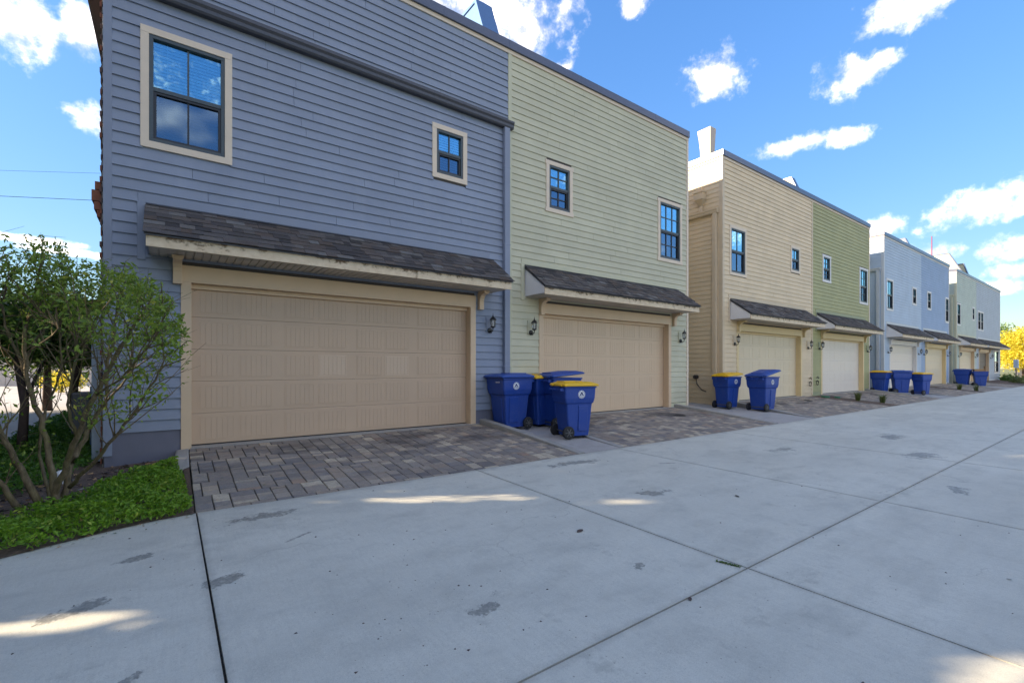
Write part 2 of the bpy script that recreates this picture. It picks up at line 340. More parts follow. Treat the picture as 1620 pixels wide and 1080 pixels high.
# coated window glass: partly mirrored, so that the sky shows in it
n = NT('coated_glass')
gl = n.n('ShaderNodeBsdfGlossy', {'Color': (.50, .88, 1., 1), 'Roughness': .02}); tr = n.n('ShaderNodeBsdfTransparent', {'Color': (.62, .82, .95, 1)})
fr = n.n('ShaderNodeLayerWeight', {'Blend': .5}).outputs['Facing']
wob = n.noise(n.pos(), 2.2, 2); bp = n.n('ShaderNodeBump', {'Height': wob, 'Strength': .12, 'Distance': .05}); n.t.links.new(bp.outputs[0], gl.inputs['Normal'])
mx = n.n('ShaderNodeMixShader', {0: n.mr(fr, 0, 1, .22, 1.0), 1: tr.outputs[0], 2: gl.outputs[0]}); n.t.links.new(mx.outputs[0], n.o.inputs['Surface']); M['glass'] = n.m
n = NT('screened_glass')
gl = n.n('ShaderNodeBsdfGlossy', {'Color': (.45, .66, .85, 1), 'Roughness': .05}); tr = n.n('ShaderNodeBsdfTransparent', {'Color': (.30, .38, .46, 1)})
fr = n.n('ShaderNodeLayerWeight', {'Blend': .5}).outputs['Facing']
mx = n.n('ShaderNodeMixShader', {0: n.mr(fr, 0, 1, .20, .55), 1: tr.outputs[0], 2: gl.outputs[0]}); n.t.links.new(mx.outputs[0], n.o.inputs['Surface']); M['screen'] = n.m
M['blind'] = plain('blind_slat', (.82, .86, .86), .5)
n = NT('lantern_glass'); n.set(Base_Color=(.75, .78, .74), Roughness=.12, Transmission_Weight=.6, Alpha=.55); M['lantern_glass'] = n.m

# ------------------------------------------------------------------ object helpers
def tag(o, label=None, cat=None, group=None, kind=None):
    if label: o['label'] = label
    if cat: o['category'] = cat
    if group: o['group'] = group
    if kind: o['kind'] = kind
    return o
def empty(name, loc=(0, 0, 0), rz=0, **kw):
    o = bpy.data.objects.new(name, None); COL.objects.link(o); o.location = loc; o.rotation_euler = (0, 0, rz); o.empty_display_size = .2
    return tag(o, **kw)
def link(name, me, parent=None, loc=None, rot=None, scale=None, **kw):
    o = bpy.data.objects.new(name, me); COL.objects.link(o)
    if parent: o.parent = parent
    if loc is not None: o.location = loc
    if rot is not None: o.rotation_euler = rot
    if scale is not None: o.scale = scale
    return tag(o, **kw)
class MB:
    def __init__(self): self.v = []; self.f = []; self.mi = []; self.mats = []
    def slot(self, m):
        if m not in self.mats: self.mats.append(m)
        return self.mats.index(m)
    def add(self, vs, fs, m):
        b = len(self.v); k = self.slot(m); self.v += [tuple(x) for x in vs]
        for f in fs: self.f.append(tuple(b + i for i in f)); self.mi.append(k)
        return self
    def box(self, x0, x1, y0, y1, z0, z1, m):
        vs = [(x, y, z) for z in (z0, z1) for y in (y0, y1) for x in (x0, x1)]
        return self.add(vs, [(0, 2, 3, 1), (4, 5, 7, 6), (0, 1, 5, 4), (2, 6, 7, 3), (0, 4, 6, 2), (1, 3, 7, 5)], m)
    def hexa(self, vs, m):   # 8 corners in the order of box()
        return self.add(vs, [(0, 2, 3, 1), (4, 5, 7, 6), (0, 1, 5, 4), (2, 6, 7, 3), (0, 4, 6, 2), (1, 3, 7, 5)], m)
    def prism_x(self, prof, x0, x1, m):    # prof: (y, z) outline extruded along x
        k = len(prof); vs = [(x0, y, z) for y, z in prof] + [(x1, y, z) for y, z in prof]
        fs = [tuple(range(k)), tuple(range(2 * k - 1, k - 1, -1))] + [(i, k + i, k + (i + 1) % k, (i + 1) % k) for i in range(k)]
        return self.add(vs, fs, m)
    def tube(self, pts, rad, m, sides=8, cap=True):
        pts = [Vector(p) for p in pts]; k = len(pts); rings = []
        if not isinstance(rad, (list, tuple)): rad = [rad] * k
        ref = Vector((0, 0, 1))
        for i, p in enumerate(pts):
            d = (pts[min(i + 1, k - 1)] - pts[max(i - 1, 0)]).normalized()
            a = d.cross(ref if abs(d.z) < .95 else Vector((1, 0, 0))).normalized(); b = d.cross(a)
            rings += [p + (a * math.cos(2 * math.pi * j / sides) + b * math.sin(2 * math.pi * j / sides)) * rad[i] for j in range(sides)]
        fs = [(i * sides + j, i * sides + (j + 1) % sides, (i + 1) * sides + (j + 1) % sides, (i + 1) * sides + j) for i in range(k - 1) for j in range(sides)]
        if cap: fs += [tuple(range(sides - 1, -1, -1)), tuple((k - 1) * sides + j for j in range(sides))]
        return self.add(rings, fs, m)
    def loft(self, rings, m, cap=True):
        k = len(rings[0]); vs = [p for r in rings for p in r]
        fs = [(i * k + j, i * k + (j + 1) % k, (i + 1) * k + (j + 1) % k, (i + 1) * k + j) for i in range(len(rings) - 1) for j in range(k)]
        if cap: fs += [tuple(range(k - 1, -1, -1)), tuple((len(rings) - 1) * k + j for j in range(k))]
        return self.add(vs, fs, m)
    def mesh(self, name, smooth=False):
        me = bpy.data.meshes.new(name); me.from_pydata(self.v, [], self.f)
        for m in self.mats: me.materials.append(m)
        me.polygons.foreach_set('material_index', self.mi)
        if smooth: me.polygons.foreach_set('use_smooth', [True] * len(self.f))
        bm = bmesh.new(); bm.from_mesh(me); bmesh.ops.recalc_face_normals(bm, faces=bm.faces); bm.to_mesh(me); bm.free()
        me.update(); return me
    def build(self, name, parent=None, bevel=0, smooth=False, **kw):
        o = link(name, self.mesh(name, smooth), parent, **kw)
        if bevel:
            b = o.modifiers.new('bevel', 'BEVEL'); b.width = bevel; b.segments = 2; b.limit_method = 'ANGLE'
        return o
def flat_obj(name, polys, m, **kw):
    mb = MB()
    for p in polys: mb.add(p, [tuple(range(len(p)))], m)
    return mb.build(name, **kw)
def mesh_np(name, v, f, m):
    me = bpy.data.meshes.new(name); me.from_pydata(v.tolist(), [], f.tolist()); me.materials.append(m); me.update(); return me

# ------------------------------------------------------------------ heights of the ground
Y_EDGE, Z_EDGE = -2.83, -.255
def zroad(y): return Z_EDGE + .014 * (y - Y_EDGE)
def zapron(y): return .09 * y
def zpad(y, g=.06): return Z_EDGE + g * (y - Y_EDGE)
HOUSE_X = [-.735, 6.11, 15.0, 22.09, 31.1, 38.1, 47.1, 53.9, 64.2]

# big ground sheet (below everything)
flat_obj('ground', [[(-400, -400, -.62), (600, -400, -.62), (600, 500, -.62), (-400, 500, -.62)]], M['ground'], kind='structure', label='dry grassy ground around the houses')

# alley concrete: separate slabs with dark joints
road = flat_obj('road', [[(-1.35, -30, -.55), (130, -30, -.55), (130, Y_EDGE + .02, -.30), (.22, Y_EDGE + .02, -.30), (-.35, -2.98, -.30), (-1.05, -3.27, -.30), (-1.35, -3.45, -.30)]], M['joint'], kind='structure', label='pale concrete alley road with dark joints')
xs = [.22, 3.53, 6.51, 10.19, 13.5, 16.8, 20.1, 23.6, 27.0, 30.4, 33.8, 37.2, 40.6, 44, 47.4, 50.8, 54.2, 60, 66, 72, 80, 90, 105, 130]
J = .007
def slab(name, poly, m=None):
    """poly: (x, y) outline, counter-clockwise; top on the cross fall, 12 cm thick."""
    mb = MB(); k = len(poly); top = [(x, y, zroad(y)) for x, y in poly]; bot = [(x, y, zroad(y) - .03) for x, y in poly]
    mb.add(top + bot, [tuple(range(k))] + [(i, k + i, k + (i + 1) % k, (i + 1) % k) for i in range(k)], m or M['concrete'])
    o = mb.build(name, road); return o
rows = [(Y_EDGE, -6.7), (-6.7, -10.6), (-10.6, -16)]
for r, (ya, yb) in enumerate(rows):
    for a, b in zip(xs[:-1], xs[1:]):
        if r == 2 and b > 70: continue
        slab('concrete_slab', [(a + J, yb + J), (b - J, yb + J), (b - J, ya - (J if r else 0)), (a + J, ya - (J if r else 0))])
left = [(.22 - J, -2.84), (-.10, -2.875), (-.42, -2.98), (-.75, -3.12), (-1.05, -3.27), (-1.45, -3.50), (-2.2, -3.98), (-3.2, -4.7)]
slab('concrete_slab', left + [(-3.2, -6.7 + J), (.22 - J, -6.7 + J)])
slab('concrete_slab', [(-3.2, -6.7 - J), (-3.2, -10.6), (.22 - J, -10.6), (.22 - J, -6.7 - J)])
# dirt sheet under the left slabs
mb = MB(); mb.add([(x, y, zroad(y) - .026) for x, y in left + [(-3.2, -10.6), (.24, -10.6)]], [tuple(range(len(left) + 2))], M['joint']); mb.build('joint_bed', road)

# planting bed by the slate blue house
bed = [(.20, -2.86), (-.10, -2.895), (-.42, -3.0), (-.75, -3.14), (-1.05, -3.29), (-1.45, -3.52), (-2.2, -4.0), (-3.0, -4.53), (-2.35, 2.6), (-2.45, 16), (-.72, 16), (-.72, 0), (.20, 0)]
def zbed(x, y):
    k = min(1, max(0, (y + 2.8) / 2.8)); return zroad(min(y, Y_EDGE)) + .004 + k * (.075 + .05 * min(1, max(0, (x + .8))))
mbd = MB()
nx, ny = 24, 40
for i in range(nx):
    for j in range(ny):
        pass
bmv = bmesh.new()
vs = [bmv.verts.new((x, y, zbed(x, y))) for x, y in bed]; bmv.faces.new(vs)
bmesh.ops.triangulate(bmv, faces=bmv.faces); me = bpy.data.meshes.new('planting_bed'); bmv.to_mesh(me); bmv.free(); me.materials.append(M['soil'])
link('planting_bed', me, kind='structure', label='dark mulch bed beside the slate blue house')
flat_obj('side_street', [[(-14, -30, -.34), (-3.2, -30, -.34), (-3.2, -4.4, -.30), (-2.3, 2.6, -.30), (-2.42, 60, -.30), (-14, 60, -.30)]], M['street'], kind='structure', label='grey side street past the end of the blue house')

# driveways
def driveway(x0, x1, x0f, x1f, y_top, individual, seed):
    """x0..x1 at the wall, x0f..x1f at the front; pavers on an 0.105 m grid."""
    rnd = random.Random(seed)
    d = MB(); d.add([(x0, .22, zapron(.22) - .05), (x1, .22, zapron(.22) - .05), (x1, 0, -.05), (x1f, Y_EDGE, Z_EDGE - .04), (x0f, Y_EDGE, Z_EDGE - .04), (x0, 0, -.05)], [(0, 1, 2, 3, 4, 5)], M['joint'])
    root = d.build('driveway', kind='structure')
    # threshold strip of concrete at the door
    t = MB(); t.box(x0 + .02, x1 - .02, -.06, .2, -.06, .006, M['kerb']); t.build('threshold', root, bevel=.008)
    U = .083; G = .005; ymax = -.065
    cells = []
    nrow = int((ymax - Y_EDGE) / U)
    y_front = Y_EDGE
    # soldier course along the road
    x = x0f
    while x < x1f - .05:
        w = rnd.choice([2, 2, 3, 3, 2]) * U; w = min(w, x1f - x)
        if x1f - (x + w) < .06: w = x1f - x
        cells.append((x, x + w, y_front, y_front + U)); x += w
    y = y_front + U; band = 0
    ncol = int(round((x1 - x0) / (2 * U)))
    while y < ymax - .02:
        nb = rnd.choice([5, 6, 7]); hgt = min(nb * U, ymax - y)
        if ymax - (y + hgt) < 2 * U: hgt = ymax - y
        off = 0 if band % 2 == 0 else U
        xa = x0 + (x0f - x0) * min(1, max(0, y / Y_EDGE)); xb = x1 + (x1f - x1) * min(1, max(0, y / Y_EDGE))
        X = xa
        first = True
        while X < xb - .04:
            w = 2 * U
            if first and off: w = U
            elif rnd.random() < .12: w = 3 * U
            first = False
            w = min(w, xb - X)
            if xb - (X + w) < .07: w = xb - X
            yy = y
            while yy < y + hgt - .01:
                l = rnd.choice([1, 1, 2, 2, 2, 3]) * U if w > 1.5 * U else rnd.choice([2, 3]) * U
                l = min(l, y + hgt - yy)
                if y + hgt - (yy + l) < .05: l = y + hgt - yy
                cells.append((X, X + w, yy, yy + l)); yy += l
            X += w
        y += hgt; band += 1
    def size_px(c):
        dx, dy = (c[0] + c[1]) / 2, (c[2] + c[3]) / 2 + D; w = CF * dx + SF * dy; return (c[1] - c[0]) * (c[3] - c[2]) / (w * w * w)
    cells.sort(key=size_px, reverse=True)
    unit = unit_paver()
    rest = MB()
    for i, (a, b, c, e) in enumerate(cells):
        cx, cy = (a + b) / 2, (c + e) / 2; zt = zapron(cy) + rnd.uniform(-.002, .002)
        sx, sy = b - a - 2 * G, e - c - 2 * G
        tx, ty = rnd.uniform(-.012, .012), rnd.uniform(-.012, .012)
        if i < individual:
            link('paver', unit, root, (cx, cy, zt), (math.atan(.09) + tx, ty, rnd.uniform(-.01, .01)), (sx, sy, 1))
        else:
            r = .006; hx, hy = sx / 2, sy / 2
            def P(x, y, z): return (cx + x, cy + y, zt + y * (.09 + tx) + x * ty + z)
            ring0 = [P(-hx, -hy, -.05), P(hx, -hy, -.05), P(hx, hy, -.05), P(-hx, hy, -.05)]
            ring1 = [P(-hx, -hy, -r), P(hx, -hy, -r), P(hx, hy, -r), P(-hx, hy, -r)]
            hx -= r; hy -= r
            ring2 = [P(-hx, -hy, 0), P(hx, -hy, 0), P(hx, hy, 0), P(-hx, hy, 0)]
            rest.loft([ring0, ring1, ring2], M['paver'])
    if rest.v: rest.build('pavers', root, kind='stuff')
    return root
_up = []
def unit_paver():
    if not _up:
        mb = MB(); h, r = .5, .03
        def ring(a, z): return [(-a, -a, z), (a, -a, z), (a, a, z), (-a, a, z)]
        mb.loft([ring(.5, -.05), ring(.5, -.006), ring(.472, 0)], M['paver']); _up.append(mb.mesh('paver'))
    return _up[0]

D1 = driveway(.235, 5.36, .21, 5.56, 0, 300, 1); tag(D1, 'mottled brown paver driveway of the slate blue house')
D2 = driveway(6.98, 12.28, 6.72, 12.56, 0, 300, 2); tag(D2, 'mottled paver driveway of the sage green house')
D3 = driveway(15.7, 21.25, 15.0, 21.6, 0, 0, 3); tag(D3, 'grey paver driveway of the beige house')
D4 = driveway(22.85, 28.3, 22.7, 28.6, 0, 0, 4); tag(D4, 'grey paver driveway of the olive green house')
D5 = driveway(31.7, 37.2, 31.3, 37.5, 0, 0, 5); tag(D5, 'grey paver driveway of the pale blue house')
D6 = driveway(38.9, 44.4, 38.8, 44.6, 0, 0, 6); tag(D6, 'grey paver driveway of the mid blue house')
D7 = driveway(47.7, 53.2, 47.4, 53.5, 0, 0, 7); tag(D7, 'grey paver driveway of the mint green house')

def kerb(xw, xf, w, up, wall=0.0, side=1, label=None):
    """low concrete edge from the wall to the road, dying into the pavement at the front"""
    mb = MB(); pts = [(wall, xw, up), (-.9, xw + (xf - xw) * .33, up * .85), (-1.9, xw + (xf - xw) * .68, up * .5), (Y_EDGE + .02, xf, .012)]
    rings = []
    for y, x, u in pts:
        zt = zapron(y) + u
        rings.append([(x, y, zapron(y) - .22), (x + w * side, y, zapron(y) - .22), (x + w * side, y, zt - .012), (x + (w - .012) * side, y, zt), (x + .012 * side, y, zt), (x, y, zt - .012)])
    mb.loft(rings, M['kerb']); return mb.build('kerb', kind='structure', label=label)
def pad(x0, x1, x0f, x1f, g, label, back=0.0):
    return flat_obj('bin_pad', [[(x0f, Y_EDGE, Z_EDGE + .002), (x1f, Y_EDGE, Z_EDGE + .002), (x1, back, zpad(back, g)), (x0, back, zpad(back, g))]], M['pad'], kind='structure', label=label)
kerb(5.365, 5.565, .15, .10, label='low concrete kerb right of the blue house driveway')
kerb(6.975, 6.715, .13, .015, side=-1, label='flush concrete edge left of the sage house driveway')
pad(5.5, 6.86, 5.7, 6.6, .06, 'concrete strip under the bins between the blue and sage houses')
kerb(12.285, 12.565, .15, .09, label='low concrete kerb right of the sage house driveway')
kerb(15.69, 14.99, .15, .04, side=-1, label='concrete edge left of the beige house driveway')
pad(12.42, 15.56, 12.7, 14.86, .05, 'concrete strip under the bins at the gap beside the beige house', 1.5)
kerb(28.3, 28.6, .15, .10, label='low concrete kerb right of the olive house driveway')
kerb(31.68, 31.28, .15, .08, side=-1, label='concrete edge left of the pale blue house driveway')
pad(28.4, 31.6, 28.7, 31.2, .06, 'concrete strip under the bins beside the pale blue house', 1.5)
kerb(44.42, 44.62, .15, .08, label='low concrete kerb right of the mid blue house driveway')
kerb(47.68, 47.38, .15, .04, side=-1, label='concrete edge left of the mint house driveway')
pad(44.5, 47.6, 44.7, 47.3, .06, 'concrete strip under the bins beside the mint house', 1.5)
def soil_strip(x0, x1, x0f, x1f, label):
    return flat_obj('planting_strip', [[(x0f, Y_EDGE, Z_EDGE + .004), (x1f, Y_EDGE, Z_EDGE + .004), (x1, 0, -.03), (x0, 0, -.03)]], M['soil'], kind='structure', label=label)
soil_strip(21.27, 22.83, 21.62, 22.68, 'narrow mulch strip between the beige and olive driveways')
soil_strip(37.22, 38.88, 37.52, 38.78, 'narrow mulch strip between the two blue driveways')
soil_strip(53.22, 64, 53.52, 64, 'soil strip in front of the last grey house')
# rough white end stone at the left edge of the first driveway
mb = MB(); mb.loft([[(.04, -.02, -.25), (.235, -.02, -.25), (.235, -.02, .0), (.08, -.02, -.01)], [(.0, -.45, -.27), (.225, -.45, -.27), (.225, -.45, -.04), (.06, -.45, -.05)], [(.02, -1.0, -.28), (.215, -1.0, -.28), (.215, -1.0, -.095), (.10, -1.0, -.12)]], M['kerb']); mb.build('kerb', kind='structure', bevel=.02, label='rough concrete edge at the left of the first driveway')
mb = MB(); mb.loft([[(.10, -1.0, -.28), (.212, -1.0, -.28), (.212, -1.0, -.11), (.15, -1.0, -.13)], [(.13, -2.83, -.36), (.205, -2.83, -.36), (.205, -2.83, -.262), (.16, -2.83, -.27)]], M['soil']); mb.build('driveway_edge', kind='structure', label='dark soil edge left of the first driveway')

# ------------------------------------------------------------------ houses
TOP = 8.22
EXPO = .1555
def cut(intervals, a, b):
    out = []
    for s, e in intervals:
        if b <= s or a >= e: out.append((s, e)); continue
        if a > s: out.append((s, a))
        if b < e: out.append((b, e))
    return out
_plank = {}
def plank_mesh(mat):
    if mat.name not in _plank:
        mb = MB(); t0, t1 = (.029 if 'blue' in mat.name else .024), .005; h = EXPO + .018
        vs = [(x, y, z) for x in (0, 1) for (y, z) in ((0, 0), (-t0, 0), (-t0, .003), (-t1, h), (0, h))]
        mb.add(vs, [(0, 1, 2, 3, 4), (9, 8, 7, 6, 5), (0, 5, 6, 1), (1, 6, 7, 2), (2, 7, 8, 3), (3, 8, 9, 4), (4, 9, 5, 0)], mat); _plank[mat.name] = mb.mesh('siding_plank')
    return _plank[mat.name]
def planks(root, mat, x0, x1, z0, z1, holes, rnd, individual, blind=()):
    """lap siding on the rear wall (faces -Y), one object per board or one joined part"""
    n = int(math.ceil((z1 - z0) / EXPO)); me = plank_mesh(mat); rest = MB(); jprev = []
    for k in range(n):
        zt = z1 - k * EXPO; zb = zt - EXPO
        if zb < z0 - .08: break
        iv = [(x0, x1)]
        for (a, b, c, d) in holes:
            if c < zb + EXPO * .65 and d > zb + EXPO * .35: iv = cut(iv, a, b)
        for (a, b, c, d) in blind:
            if c < zb and d > zt: iv = cut(iv, a, b)
        for s, e in iv:
            cuts = [s]; c = s + rnd.uniform(.7, 3.4)
            while c < e - .5: cuts.append(c); c += rnd.choice([3.66, 3.66, 2.4, 1.9])
            cuts.append(e)
            for a, b in zip(cuts[:-1], cuts[1:]):
                if b - a < .02: continue
                L = b - a - .005
                if individual: link('siding_plank', me, root, (a, 0, zb + rnd.uniform(-.0015, .0015)), (0, rnd.uniform(-.0006, .0006), 0), (L, 1, 1))
                else:
                    h = EXPO + .018; q = [(x, y, zb + z) for x in (a, a + L) for (y, z) in ((0, 0), (-.021, 0), (-.005, h), (0, h))]
                    rest.add(q, [(0, 1, 2, 3), (7, 6, 5, 4), (0, 4, 5, 1), (1, 5, 6, 2), (2, 6, 7, 3)], mat)
    if rest.v: rest.build('siding', root, kind='stuff')
def rects(x0, x1, z0, z1, holes):
    xs = sorted({x0, x1, *[min(max(v, x0), x1) for h in holes for v in h[:2]]}); zs = sorted({z0, z1, *[min(max(v, z0), z1) for h in holes for v in h[2:]]})
    for a, b in zip(xs[:-1], xs[1:]):
        for c, d in zip(zs[:-1], zs[1:]):
            mx, mz = (a + b) / 2, (c + d) / 2
            if not any(h[0] < mx < h[1] and h[2] < mz < h[3] for h in holes): yield a, b, c, d

def window(root, x0, x1, z0, z1, cols, rows_top, rows_bot, trim, blinds=0, ears=False, far=False, screen=True):
    """double hung window, trim outline given; parts: trim, frame (> sash, pane, muntin, screen), blind"""
    T = .098
    t = MB(); e = .025 if ears else 0
    t.box(x0 - e, x1 + e, -.036, .02, z1 - T, z1, trim); t.box(x0 - e, x1 + e, -.038, .02, z0, z0 + T, trim)
    t.box(x0, x0 + T, -.035, .02, z0 + T, z1 - T, trim); t.box(x1 - T, x1, -.035, .02, z0 + T, z1 - T, trim)
    t.build('window_trim', root, bevel=.003)
    a, b, c, d = x0 + T, x1 - T, z0 + T, z1 - T
    W = MB(); s = .05
    W.box(a, b, -.024, .10, d - s, d, M['sash']); W.box(a, b, -.026, .10, c, c + s, M['sash'])
    W.box(a, a + s, -.024, .10, c + s, d - s, M['sash']); W.box(b - s, b, -.024, .10, c + s, d - s, M['sash'])
    fr = W.build('window', root, bevel=.003)
    zm = c + (d - c) * .5
    q = MB(); q.box(a + s, b - s, -.012, .07, zm - .028, zm + .028, M['sash']); q.build('meeting_rail', fr)
    ia, ib = a + s, b - s
    up = MB(); m = .022
    def grid(mb, cc, rr, za, zb, y, mat, w):
        for i in range(1, cc): xx = ia + (ib - ia) * i / cc; mb.box(xx - w / 2, xx + w / 2, y - .012, y + .004, za, zb, mat)
        for j in range(1, rr):
            zz = za + (zb - za) * j / rr
            for i in range(cc):
                l = ia + (ib - ia) * i / cc + (w / 2 if i else 0); r = ia + (ib - ia) * (i + 1) / cc - (w / 2 if i < cc - 1 else 0); mb.box(l, r, y - .010, y + .004, zz - w / 2, zz + w / 2, mat)
    grid(up, cols, rows_top, zm + .028, d - s, .022, M['sash'], .024)
    if up.v: up.build('muntin', fr)
    g = MB(); g.box(ia, ib, .027, .031, zm + .028, d - s, M['glass']); g.build('pane', fr)
    lo = MB(); s2 = .035
    lo.box(ia, ia + s2, .0, .045, c + s, zm - .028, M['screen_frame']); lo.box(ib - s2, ib, .0, .045, c + s, zm - .028, M['screen_frame'])
    lo.box(ia + s2, ib - s2, .0, .045, c + s, c + s + s2, M['screen_frame']); lo.box(ia + s2, ib - s2, .0, .045, zm - .028 - s2, zm - .028, M['screen_frame'])
    ia0, ib0 = ia, ib; ia += s2; ib -= s2
    grid(lo, cols, rows_bot, c + s + s2, zm - .028 - s2, .03, M['screen_frame'], .024)
    lo.build('lower_sash', fr)
    g = MB(); g.box(ia, ib, .036, .040, c + s + s2, zm - .028 - s2, M['screen'] if screen else M['glass']); g.build('pane', fr)
    ia, ib = ia0, ib0
    # blind inside
    if blinds:
        bl = MB(); nz_ = int((d - c - 2 * s) / .05)
        for k in range(nz_):
            z = c + s + .02 + k * .05; bl.add([(ia + .01, .046, z), (ib - .01, .046, z), (ib - .01, .066, z + .043), (ia + .01, .066, z + .043)], [(0, 1, 2, 3)], M['blind'])
        for f in (.2, .8): xx = ia + (ib - ia) * f; bl.box(xx - .004, xx + .004, .0425, .044, c + s, d - s, M['blind'])
        bl.build('blind', fr)
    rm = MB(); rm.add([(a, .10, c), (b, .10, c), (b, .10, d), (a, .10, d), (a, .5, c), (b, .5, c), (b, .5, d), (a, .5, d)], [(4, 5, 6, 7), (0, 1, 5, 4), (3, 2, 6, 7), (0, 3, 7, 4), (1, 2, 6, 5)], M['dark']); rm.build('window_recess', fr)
    return (a, b, c, d)

_panel = {}
def panel_mesh(mat, w, h):
    key = (mat.name, round(w, 3), round(h, 3))
    if key not in _panel:
        mb = MB(); n = 6; e = .018; d = .010; g = .0035
        # raised rim
        mb.box(-w / 2, w / 2, -.001, .004, h / 2 - e, h / 2, mat); mb.box(-w / 2, w / 2, -.001, .004, -h / 2, -h / 2 + e, mat)
        mb.box(-w / 2, -w / 2 + e, -.001, .004, -h / 2 + e, h / 2 - e, mat); mb.box(w / 2 - e, w / 2, -.001, .004, -h / 2 + e, h / 2 - e, mat)
        s = (w - 2 * e - .01) / n
        for i in range(n):
            a = -w / 2 + e + .005 + i * s; b = a + s
            mb.loft([[(a + g / 2, .0015, -h / 2 + e), (b - g / 2, .0015, -h / 2 + e), (b - g, -.0005, -h / 2 + e + .004), (a + g, -.0005, -h / 2 + e + .004)], [(a + g / 2, .0015, h / 2 - e), (b - g / 2, .0015, h / 2 - e), (b - g, -.0005, h / 2 - e - .004), (a + g, -.0005, h / 2 - e - .004)]], mat)
        _panel[key] = mb.mesh('panel')
    return _panel[key]
def garage_door(root, x0, x1, z1, mat, far=False, pale=()):
    q = MB(); q.box(x0 + .004, x1 - .004, .155, .215, .004, .0215, M['rubber']); q.build('bottom_seal', root)
    n = 5; hs = z1 / n; W = x1 - x0; cw = W / 8; Y = .17
    for k in range(n):
        za, zb = k * hs + (.022 if k == 0 else .0015), (k + 1) * hs - .0015
        s = MB()
        if not far:
            s.prism_x([(Y, za), (Y + .05, za), (Y + .05, zb), (Y, zb), (Y - .003, zb - .008), (Y - .003, za + .008)], x0, x1, mat)
            so_ = s.build('garage_door_section', root)
            for i in range(8):
                cx = x0 + cw * (i + .5) + (.03 if i % 2 == 0 else -.03)
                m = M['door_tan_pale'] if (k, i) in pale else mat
                o = link('panel', panel_mesh(m, cw * .80, hs - .11), so_, (cx, Y - .006, (za + zb) / 2))
        else:
            s.prism_x([(Y, za), (Y + .05, za), (Y + .05, zb), (Y, zb), (Y - .005, zb - .02), (Y - .005, za + .02)], x0, x1, mat)
            pm = panel_mesh(mat, cw * .80, hs - .11)
            for i in range(8):
                cx = x0 + cw * (i + .5)
                s.add([(v.co.x + cx, v.co.y + Y - .006, v.co.z + (za + zb) / 2) for v in pm.vertices], [tuple(p.vertices) for p in pm.polygons], mat)
            s.build('garage_door_section', root)

